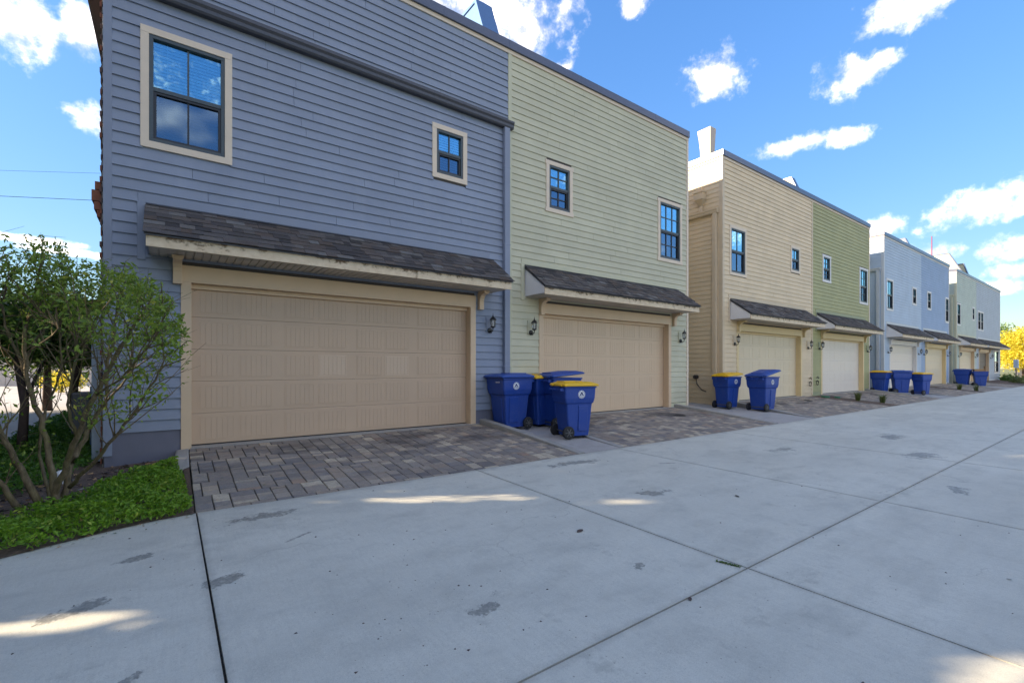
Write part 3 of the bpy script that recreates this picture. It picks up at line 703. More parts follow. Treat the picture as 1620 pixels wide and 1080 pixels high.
_shg = []
def shingle_mesh():
    if not _shg:
        mb = MB(); mb.hexa([(x, y, z) for z in (0, 1) for y in (0, 1) for x in (0, 1)], M['shingle']); _shg.append(mb.mesh('shingle'))
    return _shg[0]
AW_Y, AW_ZT, AW_ZB, AW_BOT = -.74, 3.53, 2.985, 2.80
def awning(root, x0, x1, wood, siding_trim, individual, rnd, soffit_ribs=True, end_white=True, one_slope_top=AW_ZT):
    aw = MB(); sl = Vector((0, AW_Y, AW_ZB - AW_ZT)); L = sl.length; ang = math.atan2(AW_ZT - AW_ZB, -AW_Y)
    # deck
    aw.prism_x([(0, AW_ZT - .012), (AW_Y - .02, AW_ZB - .012 - .0147), (AW_Y - .02, AW_ZB - .045), (0, AW_ZT - .05)], x0, x1, M['gutter'])
    a = aw.build('garage_awning', root)
    f = MB(); f.box(x0 + .02, x1 - .02, -.725, -.70, AW_BOT, AW_ZB - .035, M['fascia']); f.build('fascia', a, bevel=.003)
    for xa in (x0 + .02, x1 - .04):
        e = MB(); e.prism_x([(0, AW_BOT + .03), (0, AW_ZT - .055), (-.70, AW_ZB - .022), (-.70, AW_BOT + .03)], xa, xa + .02, M['white_trim'] if end_white else siding_trim); e.build('end_panel', a)
    sf = MB(); n = int((x1 - x0 - .1) / .1)
    for i in range(n):
        xa = x0 + .05 + i * (x1 - x0 - .1) / n; xb = x0 + .05 + (i + 1) * (x1 - x0 - .1) / n
        sf.box(xa + .008, xb - .008, -.698, -.001, AW_BOT + .012, AW_BOT + .03, M['soffit'])
        sf.box(xa - .008, xa + .008, -.698, -.001, AW_BOT + .026, AW_BOT + .032, M['soffit'])
    sf.build('soffit', a)
    # shingles in courses up the slope
    nc = 7; ex = (L + .05) / nc; rest = MB()
    ux, uy, uz = Vector((1, 0, 0)), Vector((0, math.cos(ang), math.sin(ang))), Vector((0, -math.sin(ang), math.cos(ang)))
    base = Vector((0, AW_Y - .045, AW_ZB - .0345))
    cells = []
    for k in range(nc):
        x = x0 - .012
        while x < x1 + .012 - .03:
            w = rnd.uniform(.12, .30); w = min(w, x1 + .012 - x)
            if x1 + .012 - (x + w) < .08: w = x1 + .012 - x
            cells.append((k, x, w)); x += w
    rnd2 = random.Random(5)
    if len(cells) > individual: small = set(sorted(range(len(cells)), key=lambda i: -cells[i][1])[:len(cells) - individual]) if individual else set(range(len(cells)))
    else: small = set()
    for i, (k, x, w) in enumerate(cells):
        th = rnd2.choice([.006, .006, .011, .013]); p = base + uy * (k * ex + rnd2.uniform(-.004, .004)) + Vector((x + .001, 0, 0)) + uz * (.006 + k * .0005)
        ln = min(ex * 1.45, L + .06 - k * ex)
        if i in small:
            c8 = [p + ux * (xx * (w - .002)) + uy * (yy * ln) + uz * (zz * th + (1 - yy) * .010) for zz in (0, 1) for yy in (0, 1) for xx in (0, 1)]; rest.hexa(c8, M['shingle'])
        else:
            link('shingle', shingle_mesh(), a, p + uz * .010, (ang - .010 / ln, 0, 0), (w - .002, ln, th))
    if rest.v: rest.build('shingles', a, kind='stuff')
    # ledger boards on the wall round the awning
    b = MB(); b.box(x0 - .09, x1 - .1, -.030, 0, AW_ZT + .03, AW_ZT + .15, siding_trim); b.box(x0 - .10, x0 - .003, -.031, 0, AW_BOT - .06, AW_ZT + .028, siding_trim)
    b.prism_x([(-.001, AW_ZT + .03), (-.045, AW_ZT + .012), (-.045, AW_ZT + .002), (-.001, AW_ZT)], x0, x1, M['gutter'])
    b.build('awning_surround', root, bevel=.003)
    return a
def bracket(root, xc, mat):
    prof = [(0, 2.43), (-.105, 2.43), (-.105, 2.60), (-.118, 2.66), (-.15, 2.71), (-.20, 2.735), (-.275, 2.742), (-.30, 2.75), (-.30, 2.808), (0, 2.808)]
    mb = MB(); mb.prism_x(prof, xc - .055, xc + .055, mat); mb.box(xc - .068, xc + .068, -.31, -.25, 2.765, 2.806, mat)
    return mb.build('bracket', root, bevel=.004)

_lan = []
def lantern(x, z, y, label, group='wall lanterns beside the garage doors'):
    if not _lan:
        r = empty('wall_lantern', (x, y, z)); k = M['black_metal']
        ring = lambda cx, cy, zz, rr, n=6: [(cx + rr * math.cos(2 * math.pi * (j + .5) / n), cy + rr * math.sin(2 * math.pi * (j + .5) / n), zz) for j in range(n)]
        p = MB(); p.tube([(0, 0, -.06), (0, -.022, -.06), (0, -.03, -.06)], [.058, .058, .035], k, 14); p.build('back_plate', r)
        a = MB(); a.tube([(0, -.02, -.055), (0, -.07, -.085), (0, -.12, -.08), (0, -.135, -.03), (0, -.135, .0)], .011, k); a.tube([(0, -.03, -.08), (0, -.06, -.12), (0, -.09, -.11)], .006, k, 6); a.build('arm', r)
        c = MB(); cy = -.135
        c.loft([ring(0, cy, -.015, .02), ring(0, cy, 0, .05), ring(0, cy, .014, .056), ring(0, cy, .02, .05)], k)
        for j in range(6):
            t = 2 * math.pi * (j + .5) / 6; c.tube([(.046 * math.cos(t), cy + .046 * math.sin(t), .015), (.062 * math.cos(t), cy + .062 * math.sin(t), .155)], .0055, k, 4)
        c.build('cage', r)
        g = MB(); g.loft([ring(0, cy, .018, .042), ring(0, cy, .152, .057)], M['lantern_glass'], False); g.build('glass', r)
        cd = MB(); cd.tube([(0, cy, .02), (0, cy, .09)], .012, M['white_trim'], 8); cd.build('candle', r)
        t = MB(); t.loft([ring(0, cy, .152, .074), ring(0, cy, .165, .074), ring(0, cy, .20, .048), ring(0, cy, .222, .02), ring(0, cy, .24, .012)], k); t.tube([(0, cy, .235), (0, cy, .25), (0, cy, .262), (0, cy, .30)], [.007, .013, .006, .003], k, 6); t.build('roof', r)
        _lan.append(r); tag(r, label, 'wall lantern', group); return r
    r0 = _lan[0]; r = r0.copy(); COL.objects.link(r); r.location = (x, y, z)
    for ch in r0.children: q = ch.copy(); COL.objects.link(q); q.parent = r
    r['label'] = label; return r

def house(i, name_label, sid, sid_trim, wtrim, corner, garage_trim, door_mat, wins, gx, aw, brs, individual=True, z0=.10, far=False, pale=(), seed=1, top_trim=None, shingles=0, lanterns=(), light_blocks=(), extra_holes=(), end_white=True, gutter=None):
    x0, x1 = HOUSE_X[i], HOUSE_X[i + 1] if i not in (1, 3, 5) else (13.01, 0, 28.92, 0, 44.95)[i - 1]
    rnd = random.Random(100 + i)
    root = empty('townhouse', (x0, 0, 0), label=name_label, cat='townhouse', group='row of townhouses along the alley')
    inv = Matrix.Translation((-x0, 0, 0))
    holes = []; wh = []
    for w in wins:
        wh.append((w['x'][0], w['x'][1], w['z'][0], w['z'][1]))
    dh = 2.47
    g0, g1 = gx
    openings = [(a + .09, b - .09, c + .09, d - .09) for a, b, c, d in wh] + [(g0 + .10, g1 - .10, -.6, dh + .03)]
    core = MB()
    for a, b, c, d in rects(x0, x1, -.5, TOP + .2, openings): core.box(a, b, .0, .15, c, d, M['core'])
    # the rest of the shell: side walls, back, roof
    core.box(x0, x1, 11.8, 12, -.5, TOP + .2, sid); core.box(x0 + .001, x0 + .15, .151, 11.8, -.5, TOP + .2, sid); core.box(x1 - .15, x1 - .001, .151, 11.8, -.5, TOP + .2, sid)
    core.box(x0 + .15, x1 - .15, .15, 11.8, TOP - .1, TOP - .02, M['roof_felt'])
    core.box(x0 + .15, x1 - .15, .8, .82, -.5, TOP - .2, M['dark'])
    co = core.build('wall', root); co.matrix_parent_inverse = inv
    # siding boards; holes are the trim outlines pulled in a little
    sh = [(a + .03, b - .03, c + .03, d - .03) for a, b, c, d in wh] + [(g0 + .02, g1 - .02, -1, 2.72)] + [h for h in extra_holes]
    cb = .095
    plank_root = empty_local = root
    lx0, lx1 = x0 + (cb if corner[0] else .0), x1 - (cb if corner[1] else .0)
    before = set(root.children)
    planks(root, sid, lx0, lx1, z0, TOP, sh, rnd, individual, blind=[(aw[0] - .0, aw[1] - .12, AW_BOT + .05, AW_ZT)])
    # corner boards, frieze, coping
    for side, m in ((0, corner[0]), (1, corner[1])):
        if not m: continue
        a = x0 if side == 0 else x1 - cb
        b = MB(); b.box(a - (.001 if side else .0), a + cb, -.028, .0, -.02 if not side else .02, TOP, m)
        b.build('corner_board', root, bevel=.003)
    tt = top_trim or M['cream']
    t = MB(); t.box(x0, x1, -.034, 0, TOP, TOP + .085, tt); t.build('frieze_board', root)
    t = MB(); t.box(x0 - .0, x1 + .0, -.075, .30, TOP + .085, TOP + .275, M['coping']); 
    for k in range(int((x1 - x0) / 3)): t.box(x0 + 2.2 + 3 * k, x0 + 2.25 + 3 * k, -.078, .303, TOP + .083, TOP + .278, M['coping'])
    t.build('parapet_coping', root, bevel=.006)
    # foundation strip
    fm = M['blue_foundation'] if i == 0 else sid_trim
    t = MB()
    t.box(x0 + .012, g0, -.008, .0, -.5, z0 + .06, fm); t.build('foundation', root)
    t = MB(); t.box(g1, x1 - .012, -.008, .0, -.5, z0 + .06, fm); t.build('foundation', root)
    # garage surround and door
    t = MB(); tw = .13
    t.box(g0, g0 + tw, -.032, -.002, -.02, dh, garage_trim); t.box(g1 - tw, g1, -.032, -.002, -.02, dh, garage_trim); t.box(g0, g1, -.035, -.002, dh, 2.72, garage_trim)
    t.box(g0 + .102, g0 + tw - .002, -.002, .168, -.02, dh + .001, garage_trim); t.box(g1 - tw + .002, g1 - .102, -.002, .168, -.02, dh + .001, garage_trim); t.box(g0 + .104, g1 - .104, -.001, .168, dh + .002, dh + .028, garage_trim)
    t.box(g0 + tw, g1 - tw, .10, .164, dh - .07, dh, garage_trim)
    t.build('garage_trim', root, bevel=.004)
    garage_door(root, g0 + tw, g1 - tw, dh, door_mat, far, pale)
    for w in wins: window(root, *w['x'], *w['z'], w['c'], w['r'][0], w['r'][1], w.get('trim', wtrim), w.get('blind', 0), w.get('ears', False), far, w.get('screen', True))
    awning(root, aw[0], aw[1], garage_trim, sid_trim, shingles, rnd, end_white=end_white)
    for b in brs: bracket(root, b, garage_trim)
    for lx in light_blocks:
        b = MB(); b.box(lx - .085, lx + .085, -.036, 0, 1.97, 2.28, sid_trim); b.build('light_block', root, bevel=.003)
    for o in root.children:
        if o is co: continue
        o.matrix_parent_inverse = inv
    return root

STD = dict
def W(x, z, c, r, **k): return dict(x=x, z=z, c=c, r=r, **k)
h1 = house(0, 'slate blue lap sided townhouse with the widest garage door, nearest the shrub', M['blue'], M['blue_trim'], M['cream'], (M['blue_trim'], None), M['tan_trim'], M['door_tan'],
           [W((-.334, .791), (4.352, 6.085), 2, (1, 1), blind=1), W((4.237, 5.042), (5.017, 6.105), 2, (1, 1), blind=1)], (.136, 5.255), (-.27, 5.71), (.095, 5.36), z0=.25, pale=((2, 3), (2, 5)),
           shingles=300, light_blocks=(5.60,), end_white=False)
h2 = house(1, 'sage green townhouse joined to the slate blue one, with sand garage door', M['sage'], M['sage_trim'], M['cream'], (M['sage_trim'], M['cream']), M['tan_trim'], M['door_sand'],
           [W((7.218, 8.08), (4.915, 6.14), 2, (2, 2), ears=True), W((11.493, 12.671), (4.317, 6.15), 3, (2, 2), ears=True)], (7.0, 12.125), (6.57, 12.50), (7.06, 12.23), z0=.06, shingles=300, light_blocks=(6.74, 12.57))
h3 = house(2, 'beige townhouse behind the two bins at the gap, with tapered chimney', M['beige'], M['beige_trim'], M['cream'], (M['beige_trim'], M['beige_trim']), M['yellow_trim'], M['door_cream'],
           [W((15.423, 16.552), (4.363, 6.075), 2, (1, 1)), W((20.015, 20.865), (5.0, 6.07), 2, (1, 1))], (15.90, 21.05), (15.45, 21.47), (15.98, 21.16), z0=.10, light_blocks=(15.72, 21.58))
h4 = house(3, 'olive green townhouse with white garage door, joined to the beige one', M['olive'], M['olive_trim'], M['white_trim'], (None, M['cream']), M['yellow_trim'], M['door_white'],
           [W((23.088, 23.99), (4.946, 6.154), 2, (2, 2), ears=True), W((27.498, 28.65), (4.33, 6.15), 3, (2, 2), ears=True)], (22.93, 28.11), (22.47, 28.42), (23.0, 28.2), z0=.10, light_blocks=(22.72, 28.55))
h5 = house(4, 'pale blue townhouse with white garage door, behind three bins', M['pale_blue'], M['grey_blue_trim'], M['white_trim'], (M['grey_blue_trim'], None), M['white_trim'], M['door_white'],
           [W((31.52, 32.65), (4.30, 6.05), 2, (1, 1)), W((36.2, 37.06), (4.95, 6.05), 2, (1, 1))], (32.0, 37.15), (31.55, 37.55), (32.05, 37.25), individual=False, far=True, top_trim=M['white_trim'])
h6 = house(5, 'medium blue townhouse joined to the pale blue one, with cream garage door', M['sky_blue'], M['grey_blue_trim'], M['white_trim'], (None, M['white_trim']), M['yellow_trim'], M['door_cream'],
           [W((39.4, 40.3), (4.9, 6.1), 2, (2, 2)), W((43.9, 45.0 - .12), (4.3, 6.1), 2, (2, 2))], (38.95, 44.1), (38.55, 44.45), (39.0, 44.2), individual=False, far=True, top_trim=M['white_trim'])
h7 = house(6, 'mint green townhouse farther down the row, with cream garage door', M['mint'], M['sage_trim'], M['white_trim'], (M['beige_trim'], None), M['tan_trim'], M['door_cream'],
           [W((47.25, 48.4), (4.3, 6.0), 2, (1, 1)), W((52.3, 53.15), (4.95, 6.05), 2, (1, 1))], (48.0, 53.1), (47.55, 53.45), (48.05, 53.2), individual=False, far=True, top_trim=M['white_trim'])
h8 = house(7, 'pale grey blue townhouse at the far end of the row, beside the yellow tree', M['grey_blue'], M['grey_blue_trim'], M['white_trim'], (None, M['white_trim']), M['tan_trim'], M['door_brown'],
           [W((54.4, 55.5), (4.25, 5.9), 2, (2, 2)), W((55.5, 56.6), (4.25, 5.9), 2, (2, 2)), W((61.3, 63.4), (.6, 2.75), 3, (2, 2))], (54.8, 59.0), (54.45, 63.9), (54.9, 59.1), individual=False, far=True, top_trim=M['white_trim'])

# gutter and downspout of the slate blue house
def into(root, *objs):
    for o in objs: o.parent = root; o.matrix_parent_inverse = Matrix.Translation(root.location).inverted()
g = MB(); g.prism_x([(-.002, 6.50), (-.10, 6.50), (-.118, 6.53), (-.122, 6.58), (-.145, 6.62), (-.145, 6.655), (-.002, 6.68)], -.74, 6.20, M['gutter']); g.prism_x([(-.002, 6.682), (-.03, 6.682), (-.03, 6.75), (-.002, 6.76)], -.64, 6.10, M['gutter']); into(h1, g.build('gutter'))
g = MB(); g.box(5.955, 6.10, -.115, -.022, -.02, 6.498, M['blue_trim'])
for z in (1.2, 3.9, 5.6): g.box(5.945, 6.11, -.118, -.02, z, z + .03, M['blue_trim'])
into(h1, g.build('downspout', bevel=.012))
# brick side wall and eave of the slate blue house
bk = MB(); rb = random.Random(3)
for k in range(112):
    z = -.2 + k * .075
    if z > 6.86: break
    y = .05 + (0 if k % 2 else .1)
    while y < 2.6:
        d = .03 + rb.uniform(0, .012); bk.box(-.735 - d, -.735, y, y + .195, z, z + .065, M['brick_red'] if rb.random() < .45 else M['brick_brown']); y += .205
bk.box(-.752, -.7352, .05, 11.8, -.3, 8.3, M['kerb']); o = bk.build('bricks', kind='stuff'); into(h1, o)
cb = MB()
for (z0, z1, dp) in ((3.30, 3.40, .05), (3.40, 3.52, .08), (3.52, 3.68, .105), (3.68, 3.80, .07)): cb.box(-.766 - dp, -.766, .16, .50, z0, z1 - .008, M['brick_red'])
into(h1, cb.build('brick_corbel', bevel=.004))
ev = MB(); ev.box(-1.0, -.78, .9, 11.5, 6.88, 6.93, M['gutter']); ev.prism_x([(0.9, 6.93), (11.5, 6.93), (11.5, 7.02), (.9, 7.02)], -1.03, -.78, M['gutter']); into(h1, ev.build('side_eave'))
# side wall of beige house toward the gap: siding, gutter, downspout, scupper
def side_planks(root, X, mat, y1, z0, z1, trim):
    mb = MB(); n = int((z1 - z0) / EXPO)
    for k in range(n):
        zb = z1 - (k + 1) * EXPO; h = EXPO + .018
        vs = [(X - d, y, zb + z) for y in (.0, y1) for (d, z) in ((0, 0), (.021, 0), (.005, h), (0, h))]
        mb.add(vs, [(0, 1, 2, 3), (7, 6, 5, 4), (0, 4, 5, 1), (1, 5, 6, 2), (2, 6, 7, 3)], mat)
    into(root, mb.build('side_siding', kind='stuff'))
    b = MB(); b.box(X - .030, X, -.03, .10, -.05, z1, trim); into(root, b.build('corner_board', bevel=.003))
    t = MB(); t.box(X - .034, X, -.034, y1, z1, z1 + .085, M['cream']); into(root, t.build('frieze_board'))
    t = MB(); t.box(X - .075, X + .2, .302, y1, TOP + .085, TOP + .275, M['coping']); t.box(X - .075, X - .001, -.075, .302, TOP + .085, TOP + .275, M['coping']); into(root, t.build('parapet_coping', bevel=.006))
for (rt, X, m, tr, z) in ((h3, 15.0, M['beige'], M['beige_trim'], 0), (h5, 31.1, M['pale_blue'], M['grey_blue_trim'], 0), (h7, 47.1, M['mint'], M['sage_trim'], 0)):
    side_planks(rt, X, m, 6.0, .0, TOP, tr)
    g = MB(); vs = [(.0, 6.42), (.10, 6.42), (.118, 6.45), (.122, 6.50), (.145, 6.54), (.145, 6.58), (0, 6.60)]
    k = len(vs); pts = [(X - .004 - d, y, zz) for y in (.12, 6.0) for d, zz in vs]
    g.add(pts, [tuple(range(k)), tuple(range(2 * k - 1, k - 1, -1))] + [(i, k + i, k + (i + 1) % k, (i + 1) % k) for i in range(k)], tr); into(rt, g.build('gutter'))
    g = MB(); g.box(X - .125, X - .025, .16, .30, -.1, 6.418, tr); into(rt, g.build('downspout', bevel=.01))
    s_ = MB(); yc = .75
    def rg(a, b, z): return [(X - .02 - a, yc - b, z), (X - .02, yc - b, z), (X - .02, yc + b, z), (X - .02 - a, yc + b, z)]
    s_.loft([rg(.06, .05, 6.60), rg(.06, .05, 6.80), rg(.19, .15, 6.98), rg(.21, .17, 7.0), rg(.21, .17, 7.22), rg(.235, .19, 7.23), rg(.235, .19, 7.27)], tr); s_.box(X - .17, X - .02, yc - .09, yc + .09, 7.272, 7.40, tr); into(rt, s_.build('scupper_box', bevel=.004))
# parapet party walls with the swept coping
def party_wall(root, X, peak_z, mat, cop, y_peak=.85, w=.34, back=7.):
    prof = [(.31, TOP + .28)]
    for k in range(9):
        f = k / 8; prof.append((.31 + (y_peak - .31) * (1 - (1 - f) ** 1.0) * 1.0 * f ** .55, TOP + .28 + (peak_z - TOP - .28) * f ** 1.7))
    body = [(y + .04, z - .06) for y, z in prof[1:]] + [(back, peak_z - .06), (back, TOP - .05), (.36, TOP - .05)]
    mb = MB(); mb.prism_x(body, X - w / 2 + .03, X + w / 2 - .03, mat); into(root, mb.build('party_wall'))
    c = MB(); pr = prof + [(back, peak_z)]
    rings = [[(X - w / 2, y, z), (X + w / 2, y, z), (X + w / 2, y + .05, z - .07 if i else z - .25), (X - w / 2, y + .05, z - .07 if i else z - .25)] for i, (y, z) in enumerate(pr)]
    c.loft(rings, cop); into(root, c.build('swept_coping'))
party_wall(h1, 6.02, 9.85, M['turret_blue'], M['turret_blue'], .85, .46)
party_wall(h3, 22.05, 9.5, M['beige'], M['coping'], .75)
party_wall(h5, 38.1, 9.45, M['pale_blue'], M['coping'], .75)
party_wall(h7, 54.0, 9.9, M['sage_trim'], M['coping'], .75)
party_wall(h7, 53.2, 10.8, M['sage_trim'], M['coping'], 1.5, .3)
# tapered stucco chimney
cm = MB(); yc = .62
def rg(x0_, x1_, y0_, y1_, z): return [(x0_, y0_, z), (x1_, y0_, z), (x1_, y1_, z), (x0_, y1_, z)]
cm.loft([rg(15.09, 15.35, .48, .86, 8.2), rg(15.08, 15.355, .47, .87, 8.75), rg(15.05, 15.36, .45, .90, 9.15), rg(15.02, 15.37, .43, .94, 9.45), rg(15.02, 15.37, .43, .94, 9.5)], M['stucco']); into(h3, cm.build('chimney', bevel=.02))

# lanterns
lantern(5.60, 2.06, -.036, 'black wall lantern on the slate blue wall, right of the first garage door')
lantern(6.74, 2.06, -.036, 'black wall lantern on the sage green wall, left of the sand garage door')
lantern(12.57, 2.06, -.036, 'black wall lantern on the sage green wall, right of the sand garage door')
lantern(15.72, 2.06, -.036, 'black wall lantern left of the beige house garage door')
lantern(21.58, 2.06, -.036, 'black wall lantern right of the beige house garage door')
lantern(22.72, 2.06, -.036, 'black wall lantern left of the olive house garage door')
lantern(28.55, 2.06, -.036, 'black wall lantern right of the olive house garage door')
lantern(31.75, 2.06, -.023, 'black wall lantern left of the pale blue house garage door')
lantern(37.45, 2.06, -.023, 'black wall lantern right of the pale blue house garage door')
lantern(38.6, 2.06, -.023, 'black wall lantern left of the medium blue house garage door')
lantern(44.5, 2.06, -.023, 'black wall lantern right of the medium blue house garage door')
lantern(47.7, 2.06, -.023, 'black wall lantern left of the mint house garage door')
lantern(53.35, 2.06, -.023, 'black wall lantern right of the mint house garage door')
lantern(59.6, 2.06, -.023, 'black wall lantern near the ground floor window of the far grey house')

# ------------------------------------------------------------------ bins
def rrect(hx, hy, z, r, cx=0, n=4):
    out = []
    for (sx, sy, a0) in ((1, -1, -90), (1, 1, 0), (-1, 1, 90), (-1, -1, 180)):
        for k in range(n + 1):
            a = R(a0 + 90 * k / n); out.append((cx + sx * (hx - r) + r * math.cos(a), sy * (hy - r) + r * math.sin(a), z))
    return out
BINS = 'wheeled bins set out by the garages'
def bin_(x, y, z, rz, label, lid='blue', hgt=1.08, wide=1.0, emblem=None, text=False, sticker=False, ajar=0, mould=False, small=False, body='bin_blue', lid_on=True):
    """front at +x local, wheels and hinge at -x"""
    r = empty('wheeled_bin', (x, y, z), rz, label=label, cat='wheeled bin', group=BINS)
    bm_ = M[body]; b = MB(); s = hgt; k = wide
    X, Yw = .40 * k, .33 * k
    secs = [(.045, .255, .235, .035), (.30, .285, .255, .035), (.60, .315, .275, .035), (.655, .322, .280, .035), (.675, .350, .300, .035), (.76, .372, .318, .035), (.955, .385, .325, .03), (.958, .405, .342, .03), (.985, .405, .342, .03)]
    b.loft([rrect(hx * k / .40 * .40, hy * k, zz * s, rr, .0) for zz, hx, hy, rr in secs], bm_)
    # raised front and side panels
    for sy in (-1, 1):
        y0 = lambda zz: sy * (.247 + (zz - .1) * .05 ) * k
        b.hexa([(xx, y0(zz) + sy * dd, zz * s) for zz in (.14, .62) for dd in (-.02, .016) for xx in ((-.03 * k, .2 * k))], bm_)
    b.hexa([((.262 + (zz - .08) * .105) * k + dd, yy * k, zz * s) for zz in (.14, .60) for dd in (-.02, .016) for yy in (-.15, .15)], bm_)
    body_o = b.build('body', r, bevel=.008); 
    h = MB(); h.tube([(-.455 * k, -.26 * k, .93 * s), (-.455 * k, .26 * k, .93 * s)], .014, bm_)
    for sy in (-.26, -.09, .09, .26): h.box(-.47 * k, -.38 * k, sy * k - .012, sy * k + .012, .90 * s, .955 * s, bm_)
    h.build('handle', r)
    ax = MB(); ax.tube([(-.27 * k, -.27 * k, .125), (-.27 * k, .27 * k, .125)], .012, M['hub']); ax.build('axle', r)
    for sy in (-1, 1):
        w = MB(); c = (-.28 * k, sy * .285 * k, .125); ww = .055
        prof = [(-.5, .085), (-.5, .11), (-.3, .125), (.3, .125), (.5, .11), (.5, .085)]
        rings = [[(c[0] + rr * math.cos(2 * math.pi * j / 20), c[1] + ww * q, c[2] + rr * math.sin(2 * math.pi * j / 20)) for j in range(20)] for q, rr in prof]
        w.loft(rings, M['rubber']); wo_ = w.build('wheel', r, smooth=False)
        hb = MB()
        for j in range(6):
            t = 2 * math.pi * j / 6; d = Vector((math.cos(t), 0, math.sin(t))); e = Vector((-d.z, 0, d.x)); cc = Vector(c) + Vector((0, sy * .024, 0))
            hb.hexa([cc + d * q + e * pp + Vector((0, sy * o_, 0)) for o_ in (0, .008) for pp in (-.008, .008) for q in (.012, .082)], M['hub'])
        hb.tube([(c[0], c[1] + sy * .02, c[2]), (c[0], c[1] + sy * .038, c[2])], .02, M['hub'], 10); hb.build('hub', wo_)
    if lid_on:
        lm = M['bin_blue_lid'] if lid == 'blue' else M['bin_yellow']
        l = MB()
        l.loft([rrect(.43 * k, .36 * k, -.012, .03, .015), rrect(.435 * k, .365 * k, .012, .03, .015), rrect(.415 * k, .345 * k, .035, .05, .01), rrect(.34 * k, .27 * k, .062, .06, .0), rrect(.33 * k, .26 * k, .066, .06, 0)], lm)
        l.hexa([(xx * k, yy * k, zz) for zz in (.055, .085) for yy in (-.17, .17) for xx in (-.33, .12)], lm)
        for sy in (-.2, .2): l.tube([(-.43 * k, sy * k - .05, .005), (-.43 * k, sy * k + .05, .005)], .022, lm)
        if mould:
            for q in range(9): l.box((-.05 + .0) * k, .015 * k, (-.24 + q * .055) * k, (-.205 + q * .055) * k, .0655, .072, M['bin_mould'])
            for q in range(7): l.box((.18) * k, .23 * k, (-.19 + q * .055) * k, (-.155 + q * .055) * k, .060, .0695, M['bin_mould'])
        lo = l.build('lid', r, bevel=.006)
        px = -.42 * k
        lo.location = (px - px * math.cos(-ajar) , 0, .99 * s + .01 + px * math.sin(-ajar) * 1.0); lo.rotation_euler = (0, -ajar, 0)
        lo.location = (px - px * math.cos(ajar), 0, .99 * s + .012 - px * math.sin(ajar))
    def yside(zz, sy): # outer side surface in the collar zone
        return sy * (.3195 + (zz - .76) * .0359) * k
    if emblem:
        sy, ex = emblem; zc = .835 * s; rad = .078
        e = MB(); cy_ = yside(.84, sy) + sy * .003
        def disc(r_, yy, m, cx=ex, cz=zc, n=28): e.add([(cx + r_ * math.cos(2 * math.pi * j / n), yy, cz + r_ * math.sin(2 * math.pi * j / n)) for j in range(n)], [tuple(range(n))], m)
        disc(rad, cy_, M['white_ink'])
        yy = cy_ + sy * .0015
        for j in range(16):   # ring of small lettering
            if j in (4,): continue
            t0 = 2 * math.pi * j / 16; t1 = t0 + .24
            e.add([(ex + q * math.cos(t), yy, zc + q * math.sin(t)) for q, t in ((.060, t0), (.071, t0), (.071, t1), (.060, t1))], [(0, 1, 2, 3)], M['blue_ink'])
        def tri(pts, m, o=0): e.add([(ex + a, yy + sy * o, zc + b_) for a, b_ in pts], [tuple(range(len(pts)))], m)
        tri([(-.050, -.028), (-.012, .045), (.012, .045), (.050, -.028), (.026, -.028), (0, .012), (-.026, -.028)], M['blue_ink'])
        tri([(-.03, -.04), (.03, -.04), (.03, -.047), (-.03, -.047)], M['blue_ink'])
        tri([(-.012, -.026), (0, -.004), (.012, -.026)], M['blue_ink'], .0005)
        e.build('emblem', r)
    if text:
        e = MB(); xx = (.3865 + (.91 - .955) * .05) * k + .012
        for q in range(7): e.box(xx, xx + .001, .20 - q * .022 - .014, .20 - q * .022, .895 * s, (.915 + (.008 if q in (0, 2) else 0)) * s, M['white_ink'])
        e.build('lettering', r)
    if sticker:
        sy, ex = sticker; e = MB(); yy = yside(.86, sy) + sy * .004; e.box(ex, ex + .15, min(yy, yy + sy * .001), max(yy, yy + sy * .001), .86 * s, .905 * s, M['green_ink'])
        e.box(ex + .015, ex + .06, min(yy, yy + sy * .0015), max(yy, yy + sy * .0015), .875 * s, .892 * s, M['white_ink']); e.build('sticker', r)
    return r
PI = math.pi
def zp(y, g=.06): return zpad(y, g) + .002
bin_(5.90, -.36, zp(-.36), PI, 'blue bin with blue lid standing closest to the slate blue wall, wheels to the right', emblem=(1, .06), text=True, hgt=1.1)
bin_(6.72, -.37, zp(-.37), PI + .05, 'yellow lidded bin mostly hidden behind the other bins by the downspout', lid='yellow', hgt=1.07, wide=.86)
bin_(6.98, -.74, zp(-.74), R(-6), 'blue lidded bin with a small green sticker, between the wall and the yellow lid', sticker=(-1, -.34), hgt=1.12, ajar=.09)
bin_(6.52, -1.68, zp(-1.68), R(-14), 'yellow lidded blue bin with round white emblem, nearest the alley', lid='yellow', hgt=1.03, wide=.90, emblem=(-1, .02), mould=True)
bin_(14.6, -.38, zp(-.38, .05), R(-6), 'blue bin with yellow lid tucked against the gap by the beige house', lid='yellow', hgt=1.04, wide=.9, emblem=(-1, .05), mould=True, ajar=.08)
bin_(15.15, -1.25, zp(-1.25, .05), R(-4), 'blue bin with its blue lid propped up, in front of the cream garage door', emblem=(-1, .0), hgt=1.09, ajar=.20)
bin_(29.35, -.35, zp(-.35), R(-95), 'yellow lidded bin leftmost of the three by the pale blue house', lid='yellow', hgt=1.04, wide=.92)
bin_(30.0, -1.0, zp(-1.0), R(-60), 'blue lidded bin in the middle of the three by the pale blue house', hgt=1.1)
bin_(30.35, -1.75, zp(-1.75), R(-20), 'yellow lidded bin nearest the alley among the three by the pale blue house', lid='yellow', hgt=1.04, wide=.86)
bin_(45.7, -.6, zp(-.6), R(-95), 'blue lidded bin standing left beside the mint house', hgt=1.1, wide=1.05)
o = bin_(45.9, -1.45, zp(-1.45), R(-70), 'open blue bin stuffed with brown cardboard by the mint house', hgt=1.08, lid_on=False)
